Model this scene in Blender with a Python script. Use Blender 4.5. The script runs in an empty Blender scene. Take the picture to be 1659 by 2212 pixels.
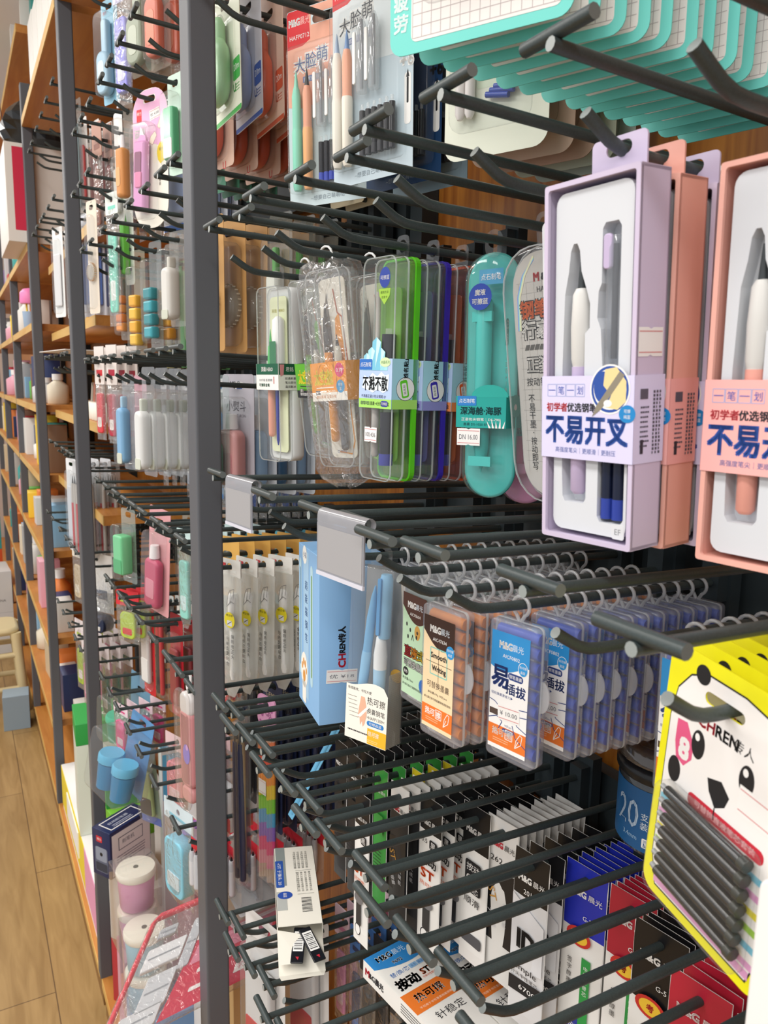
import bpy, math, random
from mathutils import Matrix, Vector, Euler
from mathutils.geometry import tessellate_polygon
random.seed(7)
sc = bpy.context.scene
COL = sc.collection
PI = math.pi
H0 = 1.70                       # lens height above the floor

# ------------------------------------------------------------------ camera
cam_d = bpy.data.cameras.new('camera')
cam = bpy.data.objects.new('camera', cam_d); COL.objects.link(cam)
RX = ((0.87494859, -0.06150869, 0.48029329), (-0.48381366, -0.15146829, 0.86196387), (0.01973093, -0.98654652, -0.16228571))
m = Matrix(((RX[0][0], -RX[0][1], -RX[0][2]), (RX[1][0], -RX[1][1], -RX[1][2]), (RX[2][0], -RX[2][1], -RX[2][2]))).to_4x4()
m.translation = (0, 0, H0)
cam.matrix_world = m
cam_d.sensor_fit = 'VERTICAL'; cam_d.sensor_height = 36.0
cam_d.lens = 36.0 * 1656 / 2212
cam_d.clip_start = 0.02
cam_d.dof.use_dof = True; cam_d.dof.focus_distance = 0.72; cam_d.dof.aperture_fstop = cam_d.lens / 1.5
sc.camera = cam

# ------------------------------------------------------------------ world, lamps, exposure
w = bpy.data.worlds.new('world'); sc.world = w; w.use_nodes = True
w.node_tree.nodes['Background'].inputs[0].default_value = (0.93, 0.96, 1.0, 1)
w.node_tree.nodes['Background'].inputs[1].default_value = 0.76
def panel(name, x, y, z, sx, sy, power, col=(1, 0.985, 0.96)):
    l = bpy.data.lights.new(name, 'AREA'); l.shape = 'RECTANGLE'; l.size = sx; l.size_y = sy
    l.energy = power; l.color = col
    o = bpy.data.objects.new(name, l); COL.objects.link(o); o.location = (x, y, z)
    return o
CEIL = 3.1
for i, yy in enumerate((-1.5, -0.2, 1.2, 2.6, 4.2, 6.0, 7.8)):
    panel('ceiling_panel_light', -0.75, yy, CEIL - 0.03, 0.28, 1.15, 18)
for i, yy in enumerate((-1.4, 0.8, 3.0)):
    panel('ceiling_panel_light', -2.3, yy, CEIL - 0.03, 0.4, 1.2, 30)
vs = sc.view_settings
sc.display_settings.display_device = 'sRGB'
vs.view_transform = 'Standard'; vs.look = 'None'; vs.exposure = 0.0; vs.gamma = 1.0
vs.use_curve_mapping = False
sc.cycles.transparent_max_bounces = 40
sc.cycles.max_bounces = 10
sc.cycles.sample_clamp_indirect = 6.0

# ------------------------------------------------------------------ materials
def lin(c):
    return tuple(((v / 12.92) if v <= 0.04045 else ((v + 0.055) / 1.055) ** 2.4) for v in c)
def hexc(h):
    h = h.lstrip('#'); h = h if len(h) == 6 else ''.join(c * 2 for c in h); return lin(tuple(int(h[i:i + 2], 16) / 255 for i in (0, 2, 4)))
MATS = {}
def new_mat(name):
    m = bpy.data.materials.new(name); m.use_nodes = True
    return m, m.node_tree, m.node_tree.nodes['Principled BSDF']
def nd(nt, t, **kw):
    n = nt.nodes.new(t)
    for k, v in kw.items(): setattr(n, k, v)
    return n
def P(hx, rough=0.5, spec=0.4, metal=0.0):
    """plain coloured surface: printed card, plastic, paint"""
    k = ('p', hx, rough, spec, metal)
    if k not in MATS:
        m, nt, b = new_mat('surface_' + hx.strip('#'))
        b.inputs['Base Color'].default_value = (*hexc(hx), 1)
        b.inputs['Roughness'].default_value = rough
        b.inputs['Specular IOR Level'].default_value = spec
        b.inputs['Metallic'].default_value = metal
        MATS[k] = m
    return MATS[k]
def CL(hx='#ffffff', haze=0.05, refl=0.05, rough=0.06, edge=0.55, tint=None, wrinkle=0.0):
    """thin clear or tinted plastic: see-through, a little milky, glossy at grazing angles"""
    k = ('c', hx, haze, refl, rough, edge, tint, wrinkle)
    if k not in MATS:
        m, nt, b = new_mat('clear_plastic'); nt.nodes.remove(b)
        out = nt.nodes['Material Output']
        tr = nd(nt, 'ShaderNodeBsdfTransparent'); tr.inputs[0].default_value = (*(hexc(tint) if tint else (0.965, 0.97, 0.97)), 1)
        df = nd(nt, 'ShaderNodeBsdfDiffuse'); df.inputs[0].default_value = (*hexc(hx), 1)
        tl = nd(nt, 'ShaderNodeBsdfTranslucent'); tl.inputs[0].default_value = (*hexc(hx), 1)
        gl = nd(nt, 'ShaderNodeBsdfGlossy'); gl.inputs['Roughness'].default_value = rough
        m0 = nd(nt, 'ShaderNodeMixShader'); m0.inputs[0].default_value = 0.4
        nt.links.new(df.outputs[0], m0.inputs[1]); nt.links.new(tl.outputs[0], m0.inputs[2])
        m1 = nd(nt, 'ShaderNodeMixShader'); m1.inputs[0].default_value = haze
        nt.links.new(tr.outputs[0], m1.inputs[1]); nt.links.new(m0.outputs[0], m1.inputs[2])
        lw = nd(nt, 'ShaderNodeLayerWeight'); lw.inputs[0].default_value = 0.5
        pw = nd(nt, 'ShaderNodeMath', operation='POWER'); pw.inputs[1].default_value = 3.0
        nt.links.new(lw.outputs['Facing'], pw.inputs[0])
        ml = nd(nt, 'ShaderNodeMath', operation='MULTIPLY_ADD'); ml.inputs[1].default_value = edge; ml.inputs[2].default_value = refl
        nt.links.new(pw.outputs[0], ml.inputs[0])
        m2 = nd(nt, 'ShaderNodeMixShader'); nt.links.new(ml.outputs[0], m2.inputs[0])
        nt.links.new(m1.outputs[0], m2.inputs[1]); nt.links.new(gl.outputs[0], m2.inputs[2])
        nt.links.new(m2.outputs[0], out.inputs[0])
        if wrinkle:
            tc = nd(nt, 'ShaderNodeTexCoord'); ns = nd(nt, 'ShaderNodeTexNoise'); ns.inputs['Scale'].default_value = 55; ns.inputs['Distortion'].default_value = 1.5
            bp = nd(nt, 'ShaderNodeBump'); bp.inputs['Strength'].default_value = wrinkle; bp.inputs['Distance'].default_value = 0.01
            nt.links.new(tc.outputs['Object'], ns.inputs['Vector']); nt.links.new(ns.outputs['Fac'], bp.inputs['Height'])
            nt.links.new(bp.outputs[0], gl.inputs['Normal']); nt.links.new(bp.outputs[0], lw.inputs['Normal'])
        MATS[k] = m
    return MATS[k]
CLEAR = CL()
CRISP = CL(haze=0.03, refl=0.03, rough=0.09)
EDGE = CL('#f6fafb', 0.42, 0.10, 0.12)  # hazy white that paints bright highlight lines onto clear plastic edges
BAG = CL(haze=0.10, refl=0.06, rough=0.1, wrinkle=0.8)
MILKY = CL('#e3e9f6', haze=0.20, refl=0.05, rough=0.2)
FROST = CL('#d8dff0', haze=0.5, refl=0.06, rough=0.3)
def wood(name, c1, c2, scale, rough=0.45, stretch=(1, 1, 12), plank=None):
    m, nt, b = new_mat(name)
    tc = nd(nt, 'ShaderNodeTexCoord'); mp = nd(nt, 'ShaderNodeMapping')
    mp.inputs['Scale'].default_value = tuple(scale / s for s in stretch)
    nt.links.new(tc.outputs['Object'], mp.inputs['Vector'])
    ns = nd(nt, 'ShaderNodeTexNoise'); ns.inputs['Scale'].default_value = 1.0; ns.inputs['Detail'].default_value = 7; ns.inputs['Distortion'].default_value = 0.8
    nt.links.new(mp.outputs[0], ns.inputs['Vector'])
    cr = nd(nt, 'ShaderNodeValToRGB'); cr.color_ramp.elements[0].position = 0.33; cr.color_ramp.elements[1].position = 0.66
    cr.color_ramp.elements[0].color = (*hexc(c1), 1); cr.color_ramp.elements[1].color = (*hexc(c2), 1)
    nt.links.new(ns.outputs['Fac'], cr.inputs[0])
    last = cr.outputs[0]
    if plank:
        mp2 = nd(nt, 'ShaderNodeMapping'); mp2.inputs['Rotation'].default_value = (0, 0, PI / 2)
        mp2.inputs['Location'].default_value = plank[2]
        nt.links.new(tc.outputs['Object'], mp2.inputs['Vector'])
        br = nd(nt, 'ShaderNodeTexBrick'); br.inputs['Scale'].default_value = 1.0
        br.inputs['Brick Width'].default_value = plank[0]; br.inputs['Row Height'].default_value = plank[1]
        br.inputs['Mortar Size'].default_value = 0.0016; br.inputs['Bias'].default_value = 0.0
        br.inputs['Color1'].default_value = (0.95, 0.95, 0.95, 1); br.inputs['Color2'].default_value = (1.05, 1.05, 1.05, 1); br.inputs['Mortar'].default_value = (0.35, 0.3, 0.27, 1)
        nt.links.new(mp2.outputs[0], br.inputs['Vector'])
        mx = nd(nt, 'ShaderNodeMix', data_type='RGBA', blend_type='MULTIPLY'); mx.inputs[0].default_value = 1
        nt.links.new(cr.outputs[0], mx.inputs[6]); nt.links.new(br.outputs['Color'], mx.inputs[7]); last = mx.outputs[2]
    nt.links.new(last, b.inputs['Base Color']); b.inputs['Roughness'].default_value = rough
    return m
WOOD_BACK = wood('teak_laminate', '#8f5119', '#b9782c', 60, 0.4)
WOOD_SHELF = wood('shelf_laminate', '#b5722e', '#c98a42', 30, 0.45, (1, 10, 1))
WOOD_EDGE = wood('shelf_edge_band', '#d0a050', '#dcb468', 30, 0.4, (1, 10, 1))
WOOD_FLOOR = wood('oak_floor', '#957544', '#ab8b58', 34, 0.45, (1, 9, 1), plank=(1.2, 0.165, (0.3, 0.02, 0)))
def coat():
    m, nt, b = new_mat('black_powder_coat')
    tc = nd(nt, 'ShaderNodeTexCoord'); ns = nd(nt, 'ShaderNodeTexNoise'); ns.inputs['Scale'].default_value = 900
    nt.links.new(tc.outputs['Object'], ns.inputs['Vector'])
    cr = nd(nt, 'ShaderNodeValToRGB'); cr.color_ramp.elements[0].color = (*hexc('#2c3535'), 1); cr.color_ramp.elements[1].color = (*hexc('#434d4d'), 1)
    nt.links.new(ns.outputs['Fac'], cr.inputs[0]); nt.links.new(cr.outputs[0], b.inputs['Base Color'])
    b.inputs['Roughness'].default_value = 0.42; b.inputs['Specular IOR Level'].default_value = 0.45
    return m
COAT = coat()
ROD_END = P('#8f9694', 0.35, 0.6)
POST = P('#5a5c61', 0.5, 0.35)
RAIL = P('#2f383c', 0.5)
WHITE = P('#f2f1ee', 0.45); PAPER = P('#f1eee8', 0.6); INK = P('#1b1c20', 0.5); BLACK = P('#131417', 0.4)

# ------------------------------------------------------------------ text outlines (Blender's own font)
GLY = {}
def glyphs(s):
    if s not in GLY:
        c = bpy.data.curves.new('glyph', 'FONT'); c.body = s; c.size = 1; c.resolution_u = 2
        o = bpy.data.objects.new('glyph', c); COL.objects.link(o)
        bpy.context.view_layer.update()
        me = o.evaluated_get(bpy.context.evaluated_depsgraph_get()).to_mesh()
        v = [(p.co.x, p.co.y) for p in me.vertices]; f = [tuple(p.vertices) for p in me.polygons]
        bpy.data.objects.remove(o); bpy.data.curves.remove(c)
        if not v: v, f = [(0, 0), (1, 0), (0, 1)], []
        x0 = min(p[0] for p in v); x1 = max(p[0] for p in v); y0 = min(p[1] for p in v); y1 = max(p[1] for p in v)
        GLY[s] = (v, f, x0, x1, y0, y1)
    return GLY[s]

# ------------------------------------------------------------------ mesh builder, millimetres: u = right, d = back, w = up
def rrect(cx, cw, w, h, r=0.0, n=5):
    r = min(r, w / 2 - 1e-3, h / 2 - 1e-3)
    if r <= 0: return [(cx - w / 2, cw - h / 2), (cx + w / 2, cw - h / 2), (cx + w / 2, cw + h / 2), (cx - w / 2, cw + h / 2)]
    o = []
    for qx, qy, a0 in ((1, -1, -90), (1, 1, 0), (-1, 1, 90), (-1, -1, 180)):
        for i in range(n + 1):
            a = math.radians(a0 + 90 * i / n)
            o.append((cx + qx * (w / 2 - r) + r * math.cos(a), cw + qy * (h / 2 - r) + r * math.sin(a)))
    return o
def ell(cx, cw, a, b=None, n=24):
    b = a if b is None else b
    return [(cx + a * math.cos(2 * PI * i / n), cw + b * math.sin(2 * PI * i / n)) for i in range(n)]
class MB:
    def __init__(s):
        s.v = []; s.f = []; s.m = []; s.mats = []; s.T = Matrix.Identity(4); s.sm = []
    def mi(s, mat):
        if mat not in s.mats: s.mats.append(mat)
        return s.mats.index(mat)
    def add(s, vs, fs, mat, smooth=False):
        b = len(s.v); T = s.T
        for p in vs:
            q = T @ Vector(p); s.v.append((q.x * 0.001, q.y * 0.001, q.z * 0.001))
        k = s.mi(mat)
        for f in fs:
            s.f.append(tuple(b + i for i in f)); s.m.append(k); s.sm.append(smooth)
    def flat(s, out, d, mat, holes=()):
        if not holes:
            s.add([(x, d, y) for x, y in out], [tuple(range(len(out)))], mat); return
        loops = [out] + list(holes)
        tris = tessellate_polygon([[Vector((x, y, 0)) for x, y in l] for l in loops])
        s.add([(x, d, y) for l in loops for x, y in l], [tuple(t) for t in tris], mat)
    def plate(s, out, d0, d1, mat, holes=(), mat_side=None):
        s.flat(out, d0, mat, holes); s.flat(out, d1, mat, holes)
        for l in [out] + list(holes):
            n = len(l)
            s.add([(x, d0, y) for x, y in l] + [(x, d1, y) for x, y in l], [(i, (i + 1) % n, n + (i + 1) % n, n + i) for i in range(n)], mat_side or mat)
    def slab(s, cx, cw, w, h, r, d0, d1, c, mat, mat_side=None, n=5):
        """rounded box with softened front and back edges"""
        sg = 1 if d1 > d0 else -1
        L = [(rrect(cx, cw, w - 2 * c, h - 2 * c, max(r - c, 0.3), n), d0), (rrect(cx, cw, w - 0.6 * c, h - 0.6 * c, max(r - 0.3 * c, 0.3), n), d0 + sg * c * 0.3), (rrect(cx, cw, w, h, max(r, 0.3), n), d0 + sg * c),
             (rrect(cx, cw, w, h, max(r, 0.3), n), d1 - sg * c), (rrect(cx, cw, w - 2 * c, h - 2 * c, max(r - c, 0.3), n), d1)]
        N = len(L[0][0]); vs = [(x, d, y) for l, d in L for x, y in l]; fs = []
        for k in range(len(L) - 1):
            for i in range(N):
                j = (i + 1) % N; fs.append((k * N + i, k * N + j, (k + 1) * N + j, (k + 1) * N + i))
        s.add(vs, fs, mat_side or mat, True)
        s.add(vs[:N], [tuple(range(N))], mat); s.add(vs[-N:], [tuple(range(N))], mat)
    def box(s, u0, u1, d0, d1, w0, w1, mat):
        v = [(u, d, w) for u in (u0, u1) for d in (d0, d1) for w in (w0, w1)]
        s.add(v, [(0, 1, 3, 2), (4, 6, 7, 5), (0, 4, 5, 1), (2, 3, 7, 6), (0, 2, 6, 4), (1, 5, 7, 3)], mat)
    def tube(s, pts, r, mat, n=8, cap=None, smooth=True):
        pts = [Vector(p) for p in pts]; rr = r if isinstance(r, (list, tuple)) else [r] * len(pts)
        vs = []; fs = []; prev = None
        for i, p in enumerate(pts):
            t = (pts[min(i + 1, len(pts) - 1)] - pts[max(i - 1, 0)]).normalized()
            if prev is None:
                a = Vector((0, 0, 1)) if abs(t.z) < 0.9 else Vector((1, 0, 0)); x = t.cross(a).normalized()
            else:
                x = (prev - t * prev.dot(t)).normalized()
            prev = x; y = t.cross(x)
            for k in range(n):
                a = 2 * PI * k / n; q = p + (x * math.cos(a) + y * math.sin(a)) * rr[i]; vs.append(tuple(q))
        for i in range(len(pts) - 1):
            for k in range(n):
                j = (k + 1) % n; fs.append((i * n + k, i * n + j, (i + 1) * n + j, (i + 1) * n + k))
        s.add(vs, fs, mat, smooth)
        N = len(vs)
        s.add(vs[:n], [tuple(range(n))], cap or mat); s.add(vs[N - n:], [tuple(range(n))], cap or mat)
    def lathe(s, prof, cu, cd, mat, n=14, axis='w', c0=0.0):
        """profile of (radius, position) turned about a vertical (w), sideways (u) or front-back (d) axis"""
        vs = []
        for r, t in prof:
            for k in range(n):
                a = 2 * PI * k / n; A = r * math.cos(a); B = r * math.sin(a)
                vs.append((cu + A, cd + B, c0 + t) if axis == 'w' else (c0 + t, cd + A, cu + B) if axis == 'u' else (cu + A, c0 + t, cd + B))
        fs = []
        for i in range(len(prof) - 1):
            for k in range(n):
                j = (k + 1) % n; fs.append((i * n + k, i * n + j, (i + 1) * n + j, (i + 1) * n + k))
        s.add(vs, fs, mat, True)
        s.add(vs[:n], [tuple(range(n))], mat); s.add(vs[-n:], [tuple(range(n))], mat)
    def txt(s, t, u, w, h, mat, d=-0.3, width=None, bold=0.0, al='c', rot=0.0, skew=0.0):
        """lettering of cap height h centred on (u, w); width squeezes it"""
        v, f, x0, x1, y0, y1 = glyphs(t)
        cj = any(ord(c) > 0x2000 for c in t)
        gh = max(y1 - y0, 0.8) if cj else 0.72
        k = h / gh; kx = k if width is None else width / (x1 - x0)
        yc = ((y0 + y1) / 2 if y1 - y0 > 0.5 else 0.38) if cj else 0.35; xc = {'c': (x0 + x1) / 2, 'l': x0, 'r': x1}[al]
        ca, sa = math.cos(math.radians(rot)), math.sin(math.radians(rot))
        offs = [(0, 0)] if not bold else [(a * bold * h, b * bold * h) for a, b in ((-1, -1), (1, -1), (1, 1), (-1, 1))]
        for ox, oy in offs:
            vs = []
            for x, y in v:
                X = (x - xc) * kx + ox + skew * (y - yc) * k; Y = (y - yc) * k + oy
                vs.append((u + X * ca - Y * sa, d, w + X * sa + Y * ca))
            s.add(vs, f, mat)
    def vtxt(s, t, u, w, h, mat, step=None, **kw):
        for i, c in enumerate(t):
            if c != ' ': s.txt(c, u, w - i * (step or h * 1.15), h, mat, **kw)
    def rr(s, cx, cw, w, h, mat, r=0.0, d=-0.15):
        s.flat(rrect(cx, cw, w, h, r, 4), d, mat)
    def el(s, cx, cw, a, mat, b=None, d=-0.2, n=20):
        s.flat(ell(cx, cw, a, b, n), d, mat)
    def pl(s, pts, mat, d=-0.2):
        s.flat(pts, d, mat)
    def line(s, pts, t, mat, d=-0.25):
        for (a, b), (c, e) in zip(pts[:-1], pts[1:]):
            L = math.hypot(c - a, e - b) or 1; nx, ny = -(e - b) / L * t / 2, (c - a) / L * t / 2
            s.flat([(a + nx, b + ny), (c + nx, e + ny), (c - nx, e - ny), (a - nx, b - ny)], d, mat)
    def fine(s, cx, cw, w, rows, pitch, mat, d=-0.2, t=0.9, seed=1):
        """lines of print too small to read"""
        rg = random.Random(seed)
        for i in range(rows):
            x = cx - w / 2; y = cw - i * pitch
            while x < cx + w / 2 - 1:
                l = rg.uniform(0.6, 1.6) * t; s.flat([(x, y - t / 2), (min(x + l, cx + w / 2), y - t / 2), (min(x + l, cx + w / 2), y + t / 2), (x, y + t / 2)], d, mat); x += l + t * 0.35
    def mesh(s, name):
        me = bpy.data.meshes.new(name); me.from_pydata(s.v, [], s.f)
        for mt in s.mats: me.materials.append(mt)
        me.polygons.foreach_set('material_index', s.m); me.polygons.foreach_set('use_smooth', s.sm)
        me.update(); return me

# ------------------------------------------------------------------ things and parts
def tag(o, label, cat, group=None):
    o['label'] = label; o['category'] = cat
    if group: o['group'] = group
    return o
def thing(name, label, cat, loc=(0, 0, 0), group=None, rot=None):
    o = bpy.data.objects.new(name, None); COL.objects.link(o); o.empty_display_size = 0.02
    o.location = (loc[0], loc[1], loc[2] + H0)
    if rot is not None: o.rotation_euler = rot
    return tag(o, label, cat, group)
def part(name, mb, parent, label=None, kind=None):
    o = bpy.data.objects.new(name, mb.mesh(name)); COL.objects.link(o); o.parent = parent
    if label: o['label'] = label
    if kind: o['kind'] = kind
    return o
def solo(name, mb, label, cat, loc=(0, 0, 0), group=None, rot=None, kind=None):
    o = bpy.data.objects.new(name, mb.mesh(name)); COL.objects.link(o)
    o.location = (loc[0], loc[1], loc[2] + H0)
    if rot is not None: o.rotation_euler = rot
    if kind: o['kind'] = kind
    return tag(o, label, cat, group)
def struct(name, mb, loc=(0, 0, 0)):
    o = bpy.data.objects.new(name, mb.mesh(name)); COL.objects.link(o); o['kind'] = 'structure'
    o.location = (loc[0], loc[1], loc[2] + H0); return o
def dup(root, label=None, group=None):
    r = root.copy(); COL.objects.link(r)
    if label: r['label'] = label
    if group: r['group'] = group
    for ch in root.children:
        c = ch.copy(); COL.objects.link(c); c.parent = r
        for g in ch.children:
            e = g.copy(); COL.objects.link(e); e.parent = c
    return r
ORD = 'first second third fourth fifth sixth seventh eighth ninth tenth eleventh twelfth thirteenth fourteenth fifteenth sixteenth seventeenth eighteenth nineteenth twentieth'.split()
def orient(yaw=0.0, roll=0.0, pitch=0.0):
    """goods face the aisle; yaw > 0 turns the face towards the aisle's near end"""
    y, r, p = (math.radians(a) for a in (yaw, roll, pitch))
    Rr = Matrix.Rotation(-r, 3, 'Y'); Rp = Matrix.Rotation(p, 3, 'X'); Rb = Matrix.Rotation(-PI / 2, 3, 'Z'); Rz = Matrix.Rotation(y, 3, 'Z')
    return (Rz @ Rb @ Rp @ Rr).to_euler()
XT = 0.246                      # tips of the upper rods, flush with the post fronts
XB = 0.532                      # back rail face
GAP = 0.038
def rodz(zr, x): return zr - GAP - 0.03 * (x - 0.27)
def hang(o, zr, y, x, yaw=0, roll=0, pitch=0, dz=0.0):
    o.location = (x, y, rodz(zr, x) + H0 + dz); o.rotation_euler = orient(yaw, roll, pitch); return o

# ------------------------------------------------------------------ the setting
FZ = -H0
mb = MB(); mb.box(-3200, 1200, -2500, 11000, -20, 0, WOOD_FLOOR); struct('floor', mb, (0, 0, FZ))
mb = MB(); mb.box(-3200, 1200, -2500, 11000, 0, 40, P('#e9e4dc', 0.8)); struct('ceiling', mb, (0, 0, CEIL - H0))
mb = MB(); mb.box(-3200, 1200, 0, 60, 0, CEIL * 1000, P('#cfc3ba', 0.8)); struct('wall_far', mb, (0, 8.6, FZ))
mb = MB(); mb.box(0, 18, -1500, 8600, 0, 2700, WOOD_BACK); struct('wall_right', mb, (0.578, 0, FZ))
POSTS = [0.9, 1.95, 2.93, 3.92, 4.9, 5.9]
for i, py in enumerate(POSTS):
    mb = MB(); mb.T = Matrix.Identity(4)
    L = rrect(15.5, 19.5, 31, 39, 3, 3); z1 = 2650; z0 = 115
    n = len(L); mb.add([(x, y, z0) for x, y in L] + [(x, y, z1) for x, y in L], [(k, (k + 1) % n, n + (k + 1) % n, n + k) for k in range(n)] + [tuple(range(n)), tuple(range(n, 2 * n))], POST)
    solo('rack_post', mb, ['broad grey square steel rack post crossing the whole picture', 'grey steel rack post, second along the aisle, standing on the wooden base', 'grey steel rack post third along the aisle, beside the red-striped carton', 'grey steel rack post, fourth along the aisle', 'grey steel rack post, fifth along the aisle', 'grey steel rack post at the far end, sixth along the aisle'][i], 'rack post', (XT, py, FZ), 'rack posts')
    mb = MB(); mb.box(0, 25, 0, 30, 115, 2650, RAIL)
    solo('rear_rack_post', mb, ['dark rear rack post behind the near hooks by the grey post', 'dark rear rack post in line with the second grey post', 'dark rear rack post in line with the third grey post', 'dark rear rack post in line with the fourth grey post', 'dark rear rack post in line with the fifth grey post', 'dark rear rack post in line with the sixth grey post'][i], 'rack post', (0.552, py + 0.004, FZ), 'rear rack posts')
BAYS = [(-0.75, 0.9)] + [(POSTS[i] + 0.039, POSTS[i + 1]) for i in range(5)] + [(5.94, 8.5)]
BAYN = ['near bay', 'second bay', 'third bay', 'fourth bay', 'fifth bay', 'sixth bay', 'last bay']
for i, (a, b) in enumerate(BAYS):
    t = thing('base_shelf', 'low wooden base shelf on the floor under the ' + BAYN[i], 'shelf', (0.25, a, FZ), 'base shelves')
    q = MB(); q.box(0, 325, 0, (b - a) * 1000, 90, 115, WOOD_SHELF); q.box(-2, 0, 0, (b - a) * 1000, 90, 115, WOOD_EDGE); part('board', q, t)
    q = MB(); q.box(6, 24, 0, (b - a) * 1000, 0, 90, P('#8a6437', 0.5)); part('kickboard', q, t)
def shelf(bay, z, label, depth=322, x=XT, y0=None, y1=None, th=25):
    a, b = BAYS[bay]; a = y0 if y0 is not None else a; b = y1 if y1 is not None else b
    t = thing('wooden_shelf', label, 'shelf', (x, a, z), 'wooden shelves')
    q = MB(); q.box(1, depth, 0, (b - a) * 1000, -th, 0, WOOD_SHELF); part('board', q, t)
    q = MB(); q.box(-1, 1, 0, (b - a) * 1000, -th, 0, WOOD_EDGE); part('edge_band', q, t, 'pale wood edge band')

# ------------------------------------------------------------------ double display hooks
def hook_parts(narrow):
    R = 3.4; length = 286; bar = 24; pw = 11 if narrow else 21
    u = MB(); u.tube([(-3, 0, 0.1), (length, 0, -0.03 * length)], R, COAT, 10, ROD_END)
    b = MB(); b.tube([(1, -bar, 6.0), (1, bar, 6.0)], R + 0.2, COAT, 10, P('#6a706e', 0.4))
    l = MB(); l.tube([(21, 0, -25.5), (30, 0, -31), (38, 0, -35.6), (46, 0, -38.3), (56, 0, -39.3), (length, 0, -GAP * 1000 - 0.03 * (length - 24))], R, COAT, 10, ROD_END)
    pm = MB(); pm.box(length - 4, length + 8, -pw, pw, -78, 12, RAIL); pm.box(length - 16, length - 4, -8, 8, -60, 4, RAIL)
    return u, b, l, pm
HK = {}
def hook(label, y, zr, group, x=XT, dx=0.0, narrow=False):
    if narrow not in HK:
        t = thing('display_hook', label, 'display hook', (x + dx, y, zr), group)
        u, b, l, pm = hook_parts(narrow)
        part('upper_rod', u, t); part('tag_bar', b, t); part('lower_rod', l, t); part('mounting_plate', pm, t)
        HK[narrow] = t; return t
    t = dup(HK[narrow], label, group); t.location = (x + dx, y, zr + H0); return t
rg = random.Random(3)
def hook_row(bay, zr, ys, words, low=-78):
    a, b = BAYS[bay]
    q = MB(); q.box(0, 16, 0, (b - a) * 1000, -70, 4, RAIL)
    solo('hook_rail', q, 'dark steel rail carrying the hooks ' + words, 'rail', (0.548, a, zr - 0.012), 'hook rails')
    dense = len(ys) > 9
    for i, y in enumerate(ys):
        hook('black double display hook, %s along the row %s' % (ORD[i], words), y, zr, 'display hooks ' + words, dx=(0.0, -0.0085, 0.0085)[i % 3] if dense else 0.0, narrow=dense)
ZZ, ZA, ZB, ZC, ZD = 0.425, 0.158, -0.104, -0.372, -0.643
hook_row(0, ZZ, [0.23, 0.30, 0.382, 0.456, 0.53, 0.59, 0.635, 0.695, 0.805, 0.865], 'of carded pens above')
hook_row(0, ZA, [0.14, 0.225, 0.302, 0.382, 0.456, 0.516, 0.59, 0.67, 0.751, 0.824], 'of clear pen cases')
hook_row(0, ZB, [0.13, 0.212, 0.302, 0.392, 0.44, 0.501, 0.561, 0.653, 0.735, 0.825], 'of cartridge boxes')
hook_row(0, ZC, [0.25, 0.30, 0.350, 0.39, 0.435, 0.470, 0.525, 0.555, 0.586, 0.622, 0.665, 0.70, 0.735, 0.765, 0.797, 0.826], 'of refill sachets')
hook_row(0, ZD, [0.47, 0.53, 0.58, 0.622, 0.659, 0.698, 0.735, 0.766, 0.797, 0.828], 'lowest in the near bay')
B2 = [0.76, 0.495, 0.258, 0.037, -0.208, -0.40, -0.655]

# ------------------------------------------------------------------ goods: shared pieces
def side_T(a, dc=0.0): return Matrix(((0, -1, 0, a), (1, 0, 0, dc), (0, 0, 1, 0), (0, 0, 0, 1)))
def top_T(top, dc=0.0): return Matrix(((1, 0, 0, 0), (0, 0, 1, dc), (0, -1, 0, top), (0, 0, 0, 1)))
def left_T(a, dc=0.0): return Matrix(((0, 1, 0, a), (-1, 0, 0, dc), (0, 0, 1, 0), (0, 0, 0, 1)))
I4 = Matrix.Identity(4)
def slot(w=28, h=7): return rrect(0, 0, w, h, h / 2, 4)
def hole(r=5.5, n=12): return ell(0, 0, r, r, n)
def tab(w, up, dn, mat, d0=0.0, th=0.5, r=6, hl=None):
    q = MB(); q.plate(rrect(0, (up - dn) / 2, w, up + dn, r, 4), d0, d0 + th, mat, [hl or hole()]); return q
def sticker(q, u, w, wd=22, ht=14, d=-0.6, text='', rot=0):
    """white price sticker with two red rules"""
    T0 = q.T.copy(); q.T = T0 @ Matrix.Translation((u, 0, w)) @ Matrix.Rotation(math.radians(-rot), 4, 'Y')
    n = 5; o = [(-wd / 2, -ht / 2), (-wd * .1, -ht / 2), (0, -ht / 2 + .8), (wd * .1, -ht / 2), (wd / 2, -ht / 2), (wd / 2, ht / 2), (wd * .1, ht / 2), (0, ht / 2 - .8), (-wd * .1, ht / 2), (-wd / 2, ht / 2)]
    q.flat(o, d, WHITE)
    for k in (-1, 1): q.rr(0, k * ht * .36, wd * .94, .5, P('#d98c8c'), d=d - .1)
    if text: q.txt(text, 0, 0, ht * .3, P('#6b6a70'), d=d - .12, width=wd * .8)
    q.T = T0
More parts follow.
